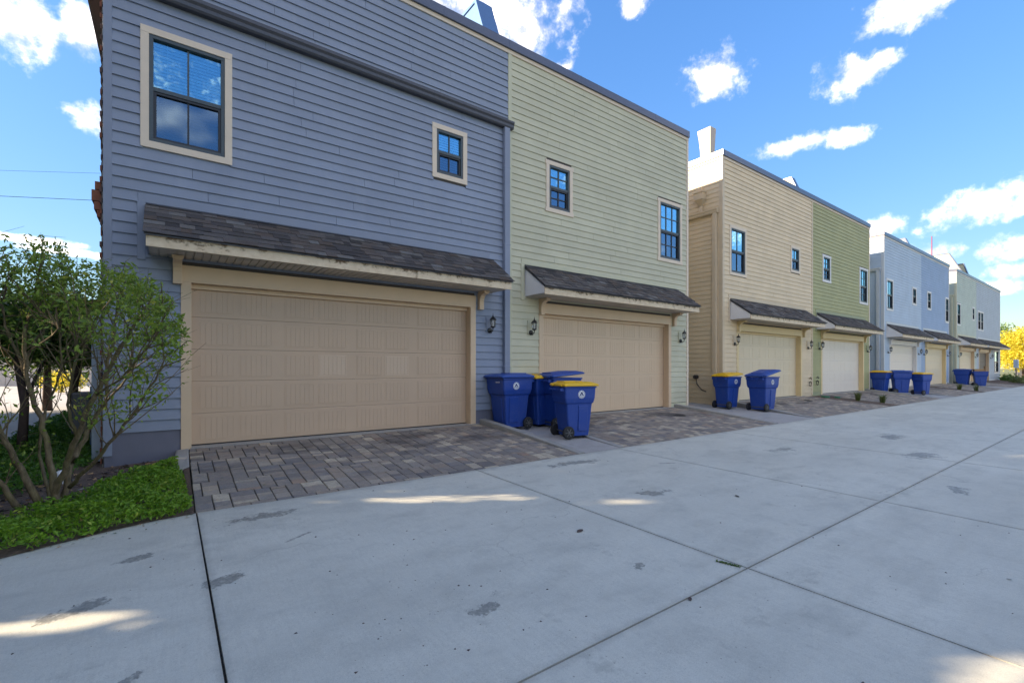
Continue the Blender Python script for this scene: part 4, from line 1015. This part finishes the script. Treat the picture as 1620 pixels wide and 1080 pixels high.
mb = MB(); mb.hexa([(x_, y_, z_) for z_, k_ in ((.9, .9), (1.22, 1.0)) for y_ in (-.25 * k_, .25 * k_) for x_ in (-.33 * k_, .2 * k_)], M['cardboard']); mb.hexa([(.22 + a, b_, c_ + a * .5) for c_ in (.95, 1.42) for b_ in (-.2, .18) for a in (0, .03)], M['cardboard'])
cb_ = mb.build('cardboard_box', loc=o.location, rot=o.rotation_euler); tag(cb_, 'flattened brown cardboard sticking out of an open blue bin', 'cardboard')
bin_(46.75, -1.2, zp(-1.2), R(-80), 'small bin with a yellow body at the end of the bins by the mint house', lid='yellow', hgt=.95, wide=.7, body='bin_yellow')

# ------------------------------------------------------------------ small ground things
def cover(x, y, rx, ry, label):
    mb = MB(); n_ = 20; mb.loft([[(x + rx * k * math.cos(2 * PI * j / n_), y + ry * k * math.sin(2 * PI * j / n_), zapron(y + ry * k * math.sin(2 * PI * j / n_)) + zz) for j in range(n_)] for k, zz in ((1, .0), (1, .012), (.82, .013), (.8, .006))], M['rust_iron'])
    for q in (-.4, 0, .4): mb.box(x - rx * .6, x + rx * .6, y + q * ry - .012, y + q * ry + .012, zapron(y + q * ry) + .008, zapron(y + q * ry) + .016, M['rust_iron'])
    return tag(mb.build('drain_cover'), label, 'drain cover', 'drain covers in the driveways')
cover(11.04, -1.04, .17, .15, 'dark round drain cover in the sage house driveway'); cover(19.64, -.8, .17, .15, 'dark round drain cover in the beige house driveway'); cover(26.43, -.9, .17, .15, 'dark round drain cover in the olive house driveway')
def leaf_litter(x, y, s, a, label):
    z = zroad(y) + .004; mb = MB(); ca, sa = math.cos(a), math.sin(a)
    pts = [(-1, 0, .0), (-.4, .42, .25), (.3, .38, .3), (1, .05, .12), (.4, -.4, .1), (-.4, -.36, .05)]
    vs = [(x + s * (p_[0] * ca - p_[1] * sa), y + s * (p_[0] * sa + p_[1] * ca), z + s * p_[2] * .6) for p_ in pts] + [(x, y, z + s * .02)]
    mb.add(vs, [(6, i, (i + 1) % 6) for i in range(6)], M['bark_dark']); return tag(mb.build('fallen_leaf'), label, 'leaf', 'fallen leaves on the alley')
leaf_litter(3.03, -5.42, .05, .2, 'dark fallen leaf lying on the slab between the oil stains'); leaf_litter(5.33, -5.66, .045, 1.0, 'dark fallen leaf lying farther along the alley near a patch')
leaf_litter(2.75, -6.72, .03, .6, 'small brown leaf caught in the long alley joint'); leaf_litter(1.9, -7.3, .02, .6, 'tiny dark leaf on the nearest slab'); leaf_litter(4.9, -7.9, .018, 2, 'tiny dark leaf right of the long joint')
# grit
gv = MB(); rg_ = random.Random(9)
for q in range(330):
    if q < 110: x_, y_ = rg_.gauss(1.2, .45), rg_.gauss(-5.8, .5)
    else: x_, y_ = rg_.uniform(-.8, 7), rg_.uniform(-8, -3)
    s_ = .003 + .010 * rg_.random() ** 3 ; a_ = rg_.uniform(0, 6)
    z_ = zroad(y_); gv.add([(x_ + s_ * math.cos(a_ + k * 2.1) * (1.6 if k == 0 else 1), y_ + s_ * math.sin(a_ + k * 2.1), z_ - .001) for k in range(3)] + [(x_, y_, z_ + s_ * .5)], [(0, 1, 3), (1, 2, 3), (2, 0, 3)], M['bark_dark'])
tag(gv.build('grit', kind='stuff'), 'dark grit and crumbs scattered on the concrete', 'grit')
# weeds in the joint
def blades(name, x, y, z, n_, hgt, spread, m, label, cat, group=None, seed=1, splay=.6):
    rr = random.Random(seed); mb = MB()
    for q in range(n_):
        a = rr.uniform(0, 6.28); d = rr.uniform(0, spread); l = hgt * rr.uniform(.6, 1.1); bx, by = x + d * math.cos(a) * .5, y + d * math.sin(a) * .5; w = .006 + hgt * .012
        tx, ty = bx + math.cos(a) * l * splay * rr.uniform(.3, 1), by + math.sin(a) * l * splay * rr.uniform(.3, 1); px_, py_ = -math.sin(a) * w, math.cos(a) * w
        mx, my, mz = (bx + (tx - bx) * .35), (by + (ty - by) * .35), z + l * .6
        mb.add([(bx - px_, by - py_, z - .01), (bx + px_, by + py_, z - .01), (mx + px_ * .8, my + py_ * .8, mz), (mx - px_ * .8, my - py_ * .8, mz), (tx, ty, z + l * .9)], [(0, 1, 2, 3), (3, 2, 4)], m)
    return tag(mb.build(name), label, cat, group)
mb = MB(); rr = random.Random(4)
for q in range(160):
    f = rr.random(); x_, y_ = 3.45 + .045 * f + rr.uniform(-.012, .012), -6.5 + f * -.16
    s_ = rr.uniform(.006, .016); a_ = rr.uniform(0, 6.28); z_ = zroad(y_)
    mb.add([(x_, y_, z_ - .004), (x_ + s_ * math.cos(a_), y_ + s_ * math.sin(a_), z_ + s_ * .8), (x_ + s_ * math.cos(a_ + .8), y_ + s_ * math.sin(a_ + .8), z_ + s_ * .5)], [(0, 1, 2)], M['leaf_dark'])
tag(mb.build('moss', kind='stuff'), 'dark moss growing in the crossing of the alley joints', 'moss')
TU = 'grass tufts in the planting strips'
blades('grass_tuft', 22.35, -1.55, -.15, 70, .42, .16, M['leaf_olive'], 'olive grass tuft in the strip left of the olive driveway, nearer the house', 'grass tuft', TU, 1)
blades('grass_tuft', 22.75, -2.25, -.21, 70, .40, .16, M['leaf_olive'], 'olive grass tuft in the strip left of the olive driveway, nearer the alley', 'grass tuft', TU, 2)
blades('grass_tuft', 38.45, -1.7, -.16, 60, .45, .2, M['leaf_olive'], 'small grass tuft between the two blue driveways, nearer the house', 'grass tuft', TU, 3)
blades('grass_tuft', 38.7, -2.4, -.22, 60, .42, .2, M['leaf_olive'], 'small grass tuft between the two blue driveways, nearer the alley', 'grass tuft', TU, 4)
def valve(x, y, z, r_, label):
    mb = MB(); n_ = 16; mb.loft([[(x + r_ * k * math.cos(2 * PI * j / n_), y + r_ * k * math.sin(2 * PI * j / n_), z + zz) for j in range(n_)] for k, zz in ((1, -.08), (1, .01), (.9, .025), (.3, .03))], M['green_plastic']); return tag(mb.build('irrigation_cover'), label, 'irrigation cover', 'green irrigation covers')
valve(-.25, -.62, -.17, .10, 'round green irrigation cover in the mulch beside the slate blue wall'); valve(22.2, -.45, -.04, .16, 'green irrigation cover by the olive house garage'); valve(22.6, -.75, -.06, .11, 'smaller green irrigation cover farther from the olive wall')
# hose bibs and meters
def bib(x, z, label):
    mb = MB(); mb.tube([(x, -.02, z), (x, -.10, z), (x, -.12, z - .05)], .018, M['rust_iron'], 8); mb.tube([(x - .05, -.085, z + .05), (x + .05, -.085, z + .05)], .012, M['rust_iron'], 6); mb.tube([(x, -.085, z), (x, -.085, z + .05)], .01, M['rust_iron'], 6)
    mb.tube([(x + .1 * math.cos(t * .7), -.06 - .01 * t / 9, z - .22 + .1 * math.sin(t * .7)) for t in range(14)], .014, M['rust_iron'], 6)
    return tag(mb.build('garden_tap'), label, 'garden tap', 'garden taps on the rear walls')
bib(21.72, .72, 'outdoor tap with short hose coil on the beige wall'); bib(22.45, .75, 'outdoor tap with short hose coil on the olive wall')
mb = MB(); mb.box(13.015, 13.11, .03, .30, 1.05, 1.62, M['grey_box']); mb.box(13.02, 13.10, .06, .26, .88, 1.05, M['rust_iron']); mb.tube([(13.06, .1, .9), (13.06, .1, -.1)], .02, M['rust_iron']); tag(mb.build('meter_box', bevel=.008), 'grey utility meter box on the end wall of the sage house', 'meter box')
mb = MB(); mb.tube([(14.94, .9, .86), (14.80, .9, .86)], .07, M['rust_iron'], 12); mb.tube([(14.88, .9, .86), (14.88, .86, .6), (14.9, .7, .42), (14.93, .55, .36)], .018, M['rust_iron'], 8); tag(mb.build('gas_meter'), 'dark gas meter with pipe in the gap beside the beige house', 'gas meter')
mb = MB(); mb.tube([(45.0, .93, 8.2), (45.0, .93, 10.75)], [.035, .03], M['pole_red'], 8); mb.tube([(45.0, .93, 8.45), (45.0, .93, 8.55)], .12, M['roof_felt'], 8); tag(mb.build('vent_pole'), 'thin red pole standing on the roof of the medium blue house', 'pole')
# overhead cables
def cable(p0, p1, sag, r_, label):
    p0, p1 = Vector(p0), Vector(p1); mb = MB(); mb.tube([p0.lerp(p1, k / 24) - Vector((0, 0, sag * 4 * (k / 24) * (1 - k / 24))) for k in range(25)], r_, M['cable'], 5); return tag(mb.build('cable'), label, 'cable', 'overhead cables at the end of the blue house')
cable((-.84, .3, 3.56), (-26, 13, 7.2), 1.0, .0035, 'thicker black overhead cable fixed to the brick corbel'); cable((-.80, .9, 4.15), (-30, 24, 9.6), 1.0, .002, 'thin upper overhead cable left of the blue house')

# ------------------------------------------------------------------ planting
# light tubes cut out of the foliage to shape sun streaks on the alley
BEAMS = [(2.05, -3.55, 3.1, -4.13, .15), (3.85, -4.9, 4.35, -5.18, .11), (-1.4, -4.35, -.35, -4.85, .14), (3.3, -8.0, 3.8, -8.3, .15)]
def leaf_cards(pts, size, jit=.5, flat=0., cup=.25):
    """folded leaves (two triangles... a quad each) round the given points"""
    n_ = len(pts); d = RNG.normal(size=(n_, 3)); d[:, 2] *= (1 - flat); d /= np.linalg.norm(d, axis=1)[:, None]
    u = RNG.normal(size=(n_, 3)); nrm = np.cross(d, u); nrm /= np.linalg.norm(nrm, axis=1)[:, None] + 1e-9
    if flat: 
        nrm = nrm * (1 - flat) + np.array([0, 0, 1.]) * flat; nrm /= np.linalg.norm(nrm, axis=1)[:, None]; d -= nrm * (d * nrm).sum(1)[:, None]; d /= np.linalg.norm(d, axis=1)[:, None]
    s = np.cross(nrm, d); L = size * (1 + RNG.uniform(-jit, jit, n_))[:, None]; Wd = L * .42
    P = pts
    v = np.stack([P - d * L * .5, P + s * Wd * .5 + nrm * L * cup * .3, P + d * L * .5, P - s * Wd * .5 + nrm * L * cup * .3], 1).reshape(-1, 3)
    f = np.arange(n_ * 4).reshape(-1, 4)
    tri = np.concatenate([f[:, [0, 1, 2]], f[:, [0, 2, 3]]])
    return v, tri
def blob_points(blobs, rng=RNG):
    out = []
    for (c, r_, n_) in blobs:
        d = rng.normal(size=(n_, 3)); d /= np.linalg.norm(d, axis=1)[:, None]
        rad = rng.uniform(.15, 1, n_) ** .55
        out.append(np.array(c) + d * rad[:, None] * np.array(r_))
    return np.concatenate(out)
def clumpy(pts, k, spread, rng=RNG):
    """turn seed points into leaf clumps"""
    return (pts[:, None, :] + rng.normal(size=(len(pts), k, 3)) * spread).reshape(-1, 3)
# the multi stemmed shrub
shrub = empty('shrub', (-.85, -2.25, -.2), label='multi stemmed green shrub with bare lower stems in the bed beside the blue house', cat='shrub')
def tree_part(mb, name, root): o = mb.build(name, root, smooth=True); o.matrix_parent_inverse = Matrix.Translation(root.location).inverted(); return o
STEMS = [  # image bearing and distance of points along each stem, radii
 ([(92, 812, 4.72), (80, 730, 4.75), (62, 660, 4.8), (40, 590, 4.85), (42, 520, 4.9), (60, 440, 4.9), (70, 400, 4.9)], (.034, .010)),
 ([(62, 800, 4.68), (30, 740, 4.6), (8, 700, 4.5), (-20, 640, 4.45), (-30, 560, 4.5), (0, 470, 4.6)], (.036, .010)),
 ([(30, 808, 4.6), (5, 770, 4.5), (-40, 720, 4.4), (-60, 600, 4.4)], (.032, .010)),
 ([(72, 812, 4.75), (100, 745, 4.7), (122, 690, 4.6), (150, 625, 4.55), (185, 560, 4.5), (215, 510, 4.5), (240, 470, 4.5)], (.036, .009)),
 ([(95, 810, 4.8), (112, 735, 4.9), (140, 680, 4.95), (165, 640, 4.95), (172, 570, 5.0), (185, 500, 5.0), (200, 440, 5.0)], (.033, .009)),
 ([(110, 770, 4.75), (145, 735, 4.6), (180, 692, 4.45), (215, 650, 4.35), (245, 600, 4.3), (265, 560, 4.3)], (.022, .006)),
 ([(80, 790, 4.8), (62, 720, 5.0), (72, 650, 5.1), (98, 580, 5.1), (96, 500, 5.1), (110, 430, 5.1)], (.018, .007)),
 ([(40, 590, 4.85), (15, 530, 5.0), (-5, 470, 5.0)], (.02, .007)),
 ([(42, 560, 4.9), (95, 520, 4.8), (60, 490, 4.8)], (.010, .005)),
 ([(122, 690, 4.6), (105, 640, 4.5), (120, 570, 4.4), (125, 500, 4.4)], (.016, .006)),
 ([(98, 575, 5.1), (130, 560, 5.0), (150, 520, 4.9), (130, 470, 4.9)], (.010, .005)),
 ([(150, 625, 4.55), (190, 600, 4.4), (225, 560, 4.3), (255, 520, 4.3)], (.012, .005)),
 ([(165, 640, 4.95), (200, 600, 4.9), (230, 540, 4.8), (235, 490, 4.8)], (.012, .005))]
rs = random.Random(11); TIPS = []
for pts, (ra, rb_) in STEMS:
    P = [at(*p) for p in pts]; Q = []
    for a, b in zip(P[:-1], P[1:]):
        for k in range(4): Q.append(a.lerp(b, k / 4) + Vector((rs.gauss(0, .008), rs.gauss(0, .008), 0)))
    Q.append(P[-1]); n_ = len(Q); mb = MB(); mb.tube(Q, [ra + (rb_ - ra) * (k / (n_ - 1)) ** .8 for k in range(n_)], M['bark'], 8); tree_part(mb, 'stem', shrub)
    TIPS += Q[n_ // 3:]
ENV = [(-400, 370), (60, 378), (120, 397), (170, 414), (215, 424), (252, 452), (285, 498), (303, 545), (304, 3000)]
def in_outline(p):
    dx, dy, dz = p[0], p[1] + D, p[2] - H; w = CF * dx + SF * dy; x = 810 + F * (SF * dx - CF * dy) / w; y = 580 - F * dz / w
    if x > 303: return False
    for (xa, ya), (xb, yb) in zip(ENV[:-1], ENV[1:]):
        if xa <= x <= xb: return y > ya + (yb - ya) * (x - xa) / (xb - xa) - 6 * math.sin(p[0] * 31 + p[1] * 17) * 2 and not (x > 215 and y > 900 - x * 1.0)
    return False
# thin branches fan upward and outward and carry the leaves
tw = MB(); ends = []; centre = Vector((-.85, -2.2, .9))
for q in range(240):
    p = rs.choice(TIPS); outw = (p - centre); outw.z = 0
    d = (Vector((rs.gauss(0, .35), rs.gauss(0, .35), rs.uniform(.45, 1.2))) + outw * .55).normalized(); L = rs.uniform(.35, .95); path = [p]
    if rs.random() < .22: d.z *= .25; d.normalize(); L *= .6
    for k in range(6): d = (d + Vector((rs.gauss(0, .13), rs.gauss(0, .13), rs.gauss(.02, .1)))).normalized(); path.append(path[-1] + d * L / 6)
    while len(path) > 2 and not in_outline(path[-1]): path.pop()
    if len(path) < 4: continue
    if path[-1].y > -.12 and path[-1].x > -.8: continue
    tw.tube(path, [.0065, .0058, .005, .004, .0032, .0025, .0015][:len(path)], M['bark'], 4, False)
    for k in range(2, len(path)):
        hi = path[k].z + .25 * (path[k].x + .85)
        if hi > 1.55 or rs.random() < .16: ends += [path[k]] * (1 if hi < 1.8 else 3)
        if k > 2 and rs.random() < .6:
            e = path[k] + Vector((rs.gauss(0, .11), rs.gauss(0, .11), rs.uniform(0, .14))); tw.tube([path[k], e], [.0025, .001], M['bark'], 3, False); ends += [e] * (2 if hi > 1.5 else int(rs.random() < .25))
tree_part(tw, 'twigs', shrub)['kind'] = 'stuff'
def pb(x, y, t, rp, rt, n_): # blob from bearing: radius in metres
    return (tuple(at(x, y, t)), rt if isinstance(rt, tuple) else (rp, rp, rt), n_)
SH = [pb(20, 440, 4.8, .40, .24, 49), pb(75, 430, 4.9, .32, .22, 38), pb(-40, 450, 4.5, .5, .4, 66), pb(125, 450, 5.0, .3, .22, 27), pb(175, 470, 4.8, .32, .26, 44), pb(225, 478, 4.6, .29, .26, 60), pb(258, 510, 4.4, .24, .22, 49),
      pb(215, 440, 4.9, .26, .14, 25), pb(270, 550, 4.3, .15, .13, 22), pb(205, 590, 4.4, .24, .14, 22), pb(235, 620, 4.3, .17, .12, 18), pb(165, 650, 4.5, .2, .1, 13), pb(20, 540, 4.6, .3, .2, 16), pb(190, 540, 4.6, .28, .17, 25), pb(200, 655, 4.3, .12, .08, 8)]
seeds = blob_points(SH); te = np.array([tuple(v) for v in ends])
pts = np.concatenate([clumpy(seeds, 6, .045), clumpy(te, 4, .035)])
def beam_clear(pts):
    keep = np.ones(len(pts), bool); s3 = np.array(SUN_DIR.normalized())
    for (gx_, gy_, ex_, ey_, wd) in BEAMS:
        for k in np.linspace(0, 1, 15):
            d = pts - np.array((gx_ + (ex_ - gx_) * k, gy_ + (ey_ - gy_) * k, zroad(gy_))); al = d @ s3; keep &= ~((np.linalg.norm(d - al[:, None] * s3, axis=1) < wd) & (al < 0))
    return pts[keep]
pts = beam_clear(pts); pts = pts[np.array([in_outline(q) for q in pts])]
v, f = leaf_cards(pts, .046, .6); o = link('crown', mesh_np('crown', v, f, M['leaf_shrub']), shrub); o.matrix_parent_inverse = Matrix.Translation(shrub.location).inverted()

# ground cover
def in_poly(px_, py_, poly):
    ins = np.zeros(len(px_), bool); j = len(poly) - 1
    for i in range(len(poly)):
        xi, yi = poly[i]; xj, yj = poly[j]
        ins ^= ((yi > py_) != (yj > py_)) & (px_ < (xj - xi) * (py_ - yi) / (yj - yi + 1e-12) + xi); j = i
    return ins
def cover_patch(poly, n_, size, hmax, mat, label, name='ground_cover'):
    a = np.array(poly); x_ = RNG.uniform(a[:, 0].min(), a[:, 0].max(), n_ * 3); y_ = RNG.uniform(a[:, 1].min(), a[:, 1].max(), n_ * 3); k = in_poly(x_, y_, poly); x_, y_ = x_[k][:n_], y_[k][:n_]
    hmv = hmax; hh = hmv * (.45 + .55 * (np.sin(x_ * 7.3 + np.sin(y_ * 5)) * np.sin(y_ * 6.1 + x_ * 2) * .5 + .5)) * RNG.uniform(.25, 1, len(x_))
    kp = (np.sin(x_ * 9.1 + 2.2 * np.sin(y_ * 4.3)) * np.sin(y_ * 8.3 + 1.7 * np.sin(x_ * 5.9)) > -.62) | (RNG.random(len(x_)) < .25); x_, y_, hh = x_[kp], y_[kp], hh[kp]
    z_ = np.array([zbed(p, q) for p, q in zip(x_, y_)]) + hh
    v, f = leaf_cards(np.stack([x_, y_, z_], 1), size, .5, .2); return tag(link(name, mesh_np(name, v, f, mat)), label, 'ground cover', kind='stuff')
front = [(.185, -2.85), (-.10, -2.92), (-.42, -3.03), (-.75, -3.17), (-1.05, -3.32), (-1.45, -3.55), (-2.2, -4.02), (-2.9, -4.45), (-2.7, -2.9), (-1.7, -2.55), (-1.1, -2.15), (-.75, -1.75), (-.5, -1.15), (-.2, -.62), (.06, -.5), (.10, -1.1), (.14, -1.9)]
cover_patch(front, 20000, .045, .19, M['leaf_cover'], 'bright green ground cover along the alley edge in front of the shrub')
cover_patch([(-.80, .6), (-1.1, -.9), (-1.6, -1.6), (-2.6, -2.0), (-2.35, 2.6), (-2.42, 10), (-.80, 10)], 26000, .06, .2, M['leaf_ivy'], 'darker green ground cover behind the shrub along the brick wall')
# dead leaves and crumbs that spill from the bed onto the concrete and pavers
lt = MB(); rr = random.Random(21)
for q in range(120):
    if q < 80:
        f = rr.random(); x_ = .2 - f * 2.4; y_ = np.interp(x_, [-2.2, -1.45, -1.05, -.42, .22], [-3.98, -3.5, -3.27, -2.98, -2.84]) - abs(rr.gauss(0, .09)); z_ = zroad(y_) + .006
    else: x_, y_ = rr.uniform(.25, 1.4), rr.uniform(-2.7, -.2); z_ = zapron(y_) + .008
    s_ = rr.uniform(.006, .022); a_ = rr.uniform(0, 6.28); ca, sa = math.cos(a_) * s_, math.sin(a_) * s_
    lt.add([(x_ - ca, y_ - sa, z_), (x_ + sa * .45, y_ - ca * .45, z_ + s_ * .2), (x_ + ca, y_ + sa, z_ + s_ * .15), (x_ - sa * .45, y_ + ca * .45, z_ + s_ * .25)], [(0, 1, 2, 3)], M['cardboard'] if rr.random() < .5 else M['leaf_olive'])
tag(lt.build('leaf_litter', kind='stuff'), 'small dead leaves spilled from the bed onto the concrete edge', 'leaf litter')
# mulch chips
ch = MB(); rr = random.Random(8)
for q in range(900):
    x_, y_ = rr.uniform(-1.9, .15), rr.uniform(-2.7, -.02)
    if x_ < -.7 and y_ > -.3: continue
    s_ = rr.uniform(.012, .04); a_ = rr.uniform(0, 6.28); z_ = zbed(x_, y_) + .004; w_ = s_ * .3
    ca, sa = math.cos(a_), math.sin(a_); ch.add([(x_ + ca * s_ - sa * w_, y_ + sa * s_ + ca * w_, z_ + rr.uniform(0, .02)), (x_ - ca * s_ - sa * w_, y_ - sa * s_ + ca * w_, z_ + rr.uniform(0, .02)), (x_ - ca * s_ + sa * w_, y_ - sa * s_ - ca * w_, z_), (x_ + ca * s_ + sa * w_, y_ + sa * s_ - ca * w_, z_)], [(0, 1, 2, 3)], M['cardboard'] if rr.random() < .25 else (M['kerb'] if rr.random() < .08 else M['bark_dark']))
tag(ch.build('mulch_chips', kind='stuff'), 'brown bark mulch chips in the bed below the blue wall', 'mulch')
mb = MB(); c = Vector((-1.05, -.75, -.12)); mb.loft([[(c.x + .07 * k * math.cos(t * PI / 5) * (1 + .15 * math.sin(t * 3)), c.y + .06 * k * math.sin(t * PI / 5), c.z + zz) for t in range(10)] for k, zz in ((.8, -.07), (1, 0), (.85, .05), (.4, .085))], M['white_ink']); tag(mb.build('white_stone', smooth=False), 'small white stone in the dark ground cover behind the stems', 'stone')
# things along the end wall
mb = MB(); mb.box(-.90, -.785, .45, .56, -.15, 2.0, M['pale_blue']); tag(mb.build('wall_conduit', bevel=.01), 'pale blue conduit pipe cover on the brick end wall behind the shrub', 'conduit')
mb = MB(); mb.tube([(-1.0, 1.7, -.2), (-1.0, 1.7, .9)], .05, M['turret_blue'], 8); mb.box(-1.25, -1.02, 1.55, 1.9, .15, .8, M['gutter']); tag(mb.build('utility_pedestal', bevel=.02), 'dark blue utility pedestal with post behind the shrub', 'utility box')

def tree(name, root_pt, trunk, crown_blobs, leaf_m, leaf_size, clump, spread, bark, label, group=None, branches=0, seed=0, hole=None):
    r = empty(name, root_pt, label=label, cat='tree', group=group); rr = random.Random(seed); inv = Matrix.Translation(r.location).inverted()
    mb = MB()
    for path, ra, rb_ in trunk: mb.tube(path, [ra + (rb_ - ra) * k / (len(path) - 1) for k in range(len(path))], bark, 8)
    o = mb.build('trunk', r, smooth=True); o.matrix_parent_inverse = inv
    pts = clumpy(blob_points(crown_blobs), clump, spread)
    if hole is not None: pts = pts[hole(pts)]
    v, f = leaf_cards(pts, leaf_size); o = link('crown', mesh_np('crown', v, f, leaf_m), r); o.matrix_parent_inverse = inv
    return r
LT = 'trees beside the side street'
def V(*a): return Vector(a)
# dark trees seen through the shrub
p = V(-1.95, 2.4, -.2)
tree('dark_tree', p, [([p, p + V(.02, .1, .8), p + V(-.1, .2, 1.6), p + V(0, .3, 2.6)], .07, .03), ([p + V(0, .1, .8), p + V(.25, .3, 1.6), p + V(.3, .5, 2.4)], .04, .02)],
     [((p.x + .1, p.y + .3, 1.95), (.95, .9, .55), 520), ((p.x + .35, p.y + .4, 1.75), (.75, .8, .5), 420), ((p.x - .5, p.y + .2, 1.8), (.8, .7, .6), 420)], M['leaf_dark'], .10, 6, .09, M['bark_dark'], 'dark leaved small tree with black stems behind the left part of the shrub', LT, seed=1)
p = V(-1.55, 4.6, -.2)
tree('dark_tree', p, [([p, p + V(-.05, .1, 1.0), p + V(.1, .2, 2.0), p + V(0, .3, 3.0)], .09, .03)],
     [((p.x, p.y + .3, 2.0), (.8, 1.0, .7), 520), ((p.x + .25, p.y + .3, 1.9), (.6, .8, .55), 380)], M['leaf_dark'], .11, 6, .10, M['bark_dark'], 'dark leaved small tree with one black stem close to the brick wall', LT, seed=2)
p = V(-3.4, 14, -.3)
tree('leafy_tree', p, [([p, p + V(0, 0, 1.4), p + V(.1, 0, 3.0)], .14, .06)], [((p.x, p.y, 2.4), (2.6, 1.9, 1.2), 900), ((p.x + .3, p.y, 2.0), (2.6, 1.5, 1.1), 800), ((p.x + 1.0, p.y - .4, 2.3), (1.2, 1.2, .8), 260)], M['leaf_dark'], .16, 6, .16, M['bark_dark'], 'rounder green tree farther along the side street', LT, seed=3)
# sunlit things at the end of the side street
mb = MB(); mb.box(-14, -1.2, 46, 54, -.6, 5.0, M['stucco']); mb.prism_x([(45.4, 5.0), (54.6, 5.0), (50, 7.2)], -14.5, -.8, M['roof_felt'])
for q in range(4): mb.box(-12 + q * 3, -11 + q * 3, 45.96, 46.0, 1.2, 2.8, M['dark'])
hs_ = mb.build('distant_house'); tag(hs_, 'pale distant house at the end of the side street seen through the shrub', 'house')
p = V(-5.2, 30, -.3)
tree('yellow_bush', p, [([p, p + V(0, 0, 1.2)], .08, .04)], [((p.x, p.y, .4), (1.1, 1.0, .5), 160)], M['leaf_yellow'], .2, 6, .16, M['bark_dark'], 'yellow bush in sunlight at the end of the side street', None, seed=5)

# big unseen trees, added to block the sun, on the other side of the side street, left of the view (they keep the alley in shade and let a few streaks of sun through)
S3 = SUN_DIR.normalized()
def beam_hole(pts):
    keep = np.ones(len(pts), bool)
    for (gx_, gy_, ex_, ey_, wd) in BEAMS:
        for k in np.linspace(0, 1, 15):
            g_ = np.array((gx_ + (ex_ - gx_) * k, gy_ + (ey_ - gy_) * k, zroad(gy_))); d = pts - g_; s = np.array(S3); al = d @ s; dist = np.linalg.norm(d - al[:, None] * s, axis=1); keep &= ~((dist < wd) & (al < 0))
    return keep
for q, (tx, ty, rad, hgt) in enumerate([(-8.2, -2.5, 3.2, 10.6), (-8.6, 2.6, 3.2, 11.0), (-8.0, 7.6, 3.2, 10.5), (-8.4, -8.0, 3.2, 10.5), (-8.3, -13.5, 3.2, 9.5), (-8.3, 12.6, 3.0, 10.0)]):
    p = V(tx, ty, -.3)
    bl = [((tx, ty, hgt * .5), (rad * .85, rad * 1.1, hgt * .52), 3900), ((tx + .3, ty, 1.3), (rad * .8, rad * 1.05, 1.6), 1100)]
    tree('shade_tree', p, [([p, p + V(0, 0, 2), p + V(.2, .1, hgt * .7)], .2, .06)], bl, M['leaf_dark'], .34, 5, .22, M['bark_dark'], ['broad evergreen shade tree across the side street opposite the bed', 'broad evergreen shade tree across the side street opposite the blue house', 'broad evergreen shade tree farther up the side street', 'broad evergreen shade tree by the mouth of the alley', 'broad evergreen shade tree beyond the mouth of the alley', 'broad evergreen shade tree farthest up the side street'][q], 'shade trees across the side street', seed=q + 20, hole=beam_hole)

# far end of the alley
p = V(97, 2.0, -.4)
tree('yellow_tree', p, [([p, p + V(0, 0, 1.6), p + V(.2, .2, 4.2)], .2, .07), ([p + V(0, 0, 1.2), p + V(1.2, -.6, 4)], .11, .05)],
     [((p.x + .5, p.y - .4, 4.4), (3.6, 3.4, 2.6), 1300), ((p.x - .6, p.y + .6, 2.4), (2.6, 2.4, 1.6), 620), ((p.x + 2.2, p.y - 2.2, 5.6), (2.8, 2.5, 2.0), 560), ((p.x, p.y - 3.2, 2.6), (2.2, 2.2, 1.5), 360)], M['leaf_yellow'], .30, 5, .22, M['bark_dark'], 'bright yellow autumn tree beyond the last house', None, seed=31)
p = V(112, 11.5, -.4)
tree('green_tree', p, [([p, p + V(0, 0, 4), p + V(.2, .2, 8)], .3, .08)], [((p.x, p.y, 7.0), (4.0, 4.0, 3.4), 800), ((p.x + 2, p.y - 4.5, 5.6), (3.6, 3.6, 3.0), 520)], M['leaf_dark'], .42, 5, .3, M['bark_dark'], 'dark green tree behind the yellow tree at the far end', None, seed=32)
mb = MB(); mb.box(124, 136, -14, 6, -.6, 4.4, M['stucco']); mb.box(123.96, 124, -7.2, -4.6, -.4, 2.6, M['door_white']); mb.prism_x([(-14.6, 4.4), (6.6, 4.4), (-4, 7.0)], 123.5, 136.5, M['brick_red']); tag(mb.build('far_building'), 'pinkish low building with white door beyond the yellow tree', 'building')
def hedge(x, y, z, rx, ry, rz, n_, label, m):
    pts = clumpy(blob_points([((x, y, z), (rx, ry, rz), n_)]), 5, .12); v, f = leaf_cards(pts, .16); return tag(link('low_bush', mesh_np('low_bush', v, f, m)), label, 'bush', 'low bushes by the last house')
hedge(62.5, -.7, .05, 1.2, .5, .45, 160, 'low dark bush below the ground floor window of the far grey house', M['leaf_dark']); hedge(65.5, -1.2, .0, 1.0, .7, .4, 120, 'low dark bush at the corner past the far grey house', M['leaf_dark']); hedge(58.6, -1.8, -.05, .5, .4, .35, 70, 'small olive bush in front of the far brown garage', M['leaf_olive']); hedge(74, -3.5, -.1, 1.2, .9, .5, 100, 'low bush on the verge before the yellow tree', M['leaf_dark'])
mb = MB(); mb.tube([(64.8, -1.0, -.4), (64.8, -1.0, 1.1)], .05, M['gutter'], 8); mb.box(64.55, 65.05, -1.15, -.85, 1.1, 1.9, M['pale_blue']); tag(mb.build('meter_post', bevel=.02), 'pale blue box on a post at the corner of the last house', 'post box')
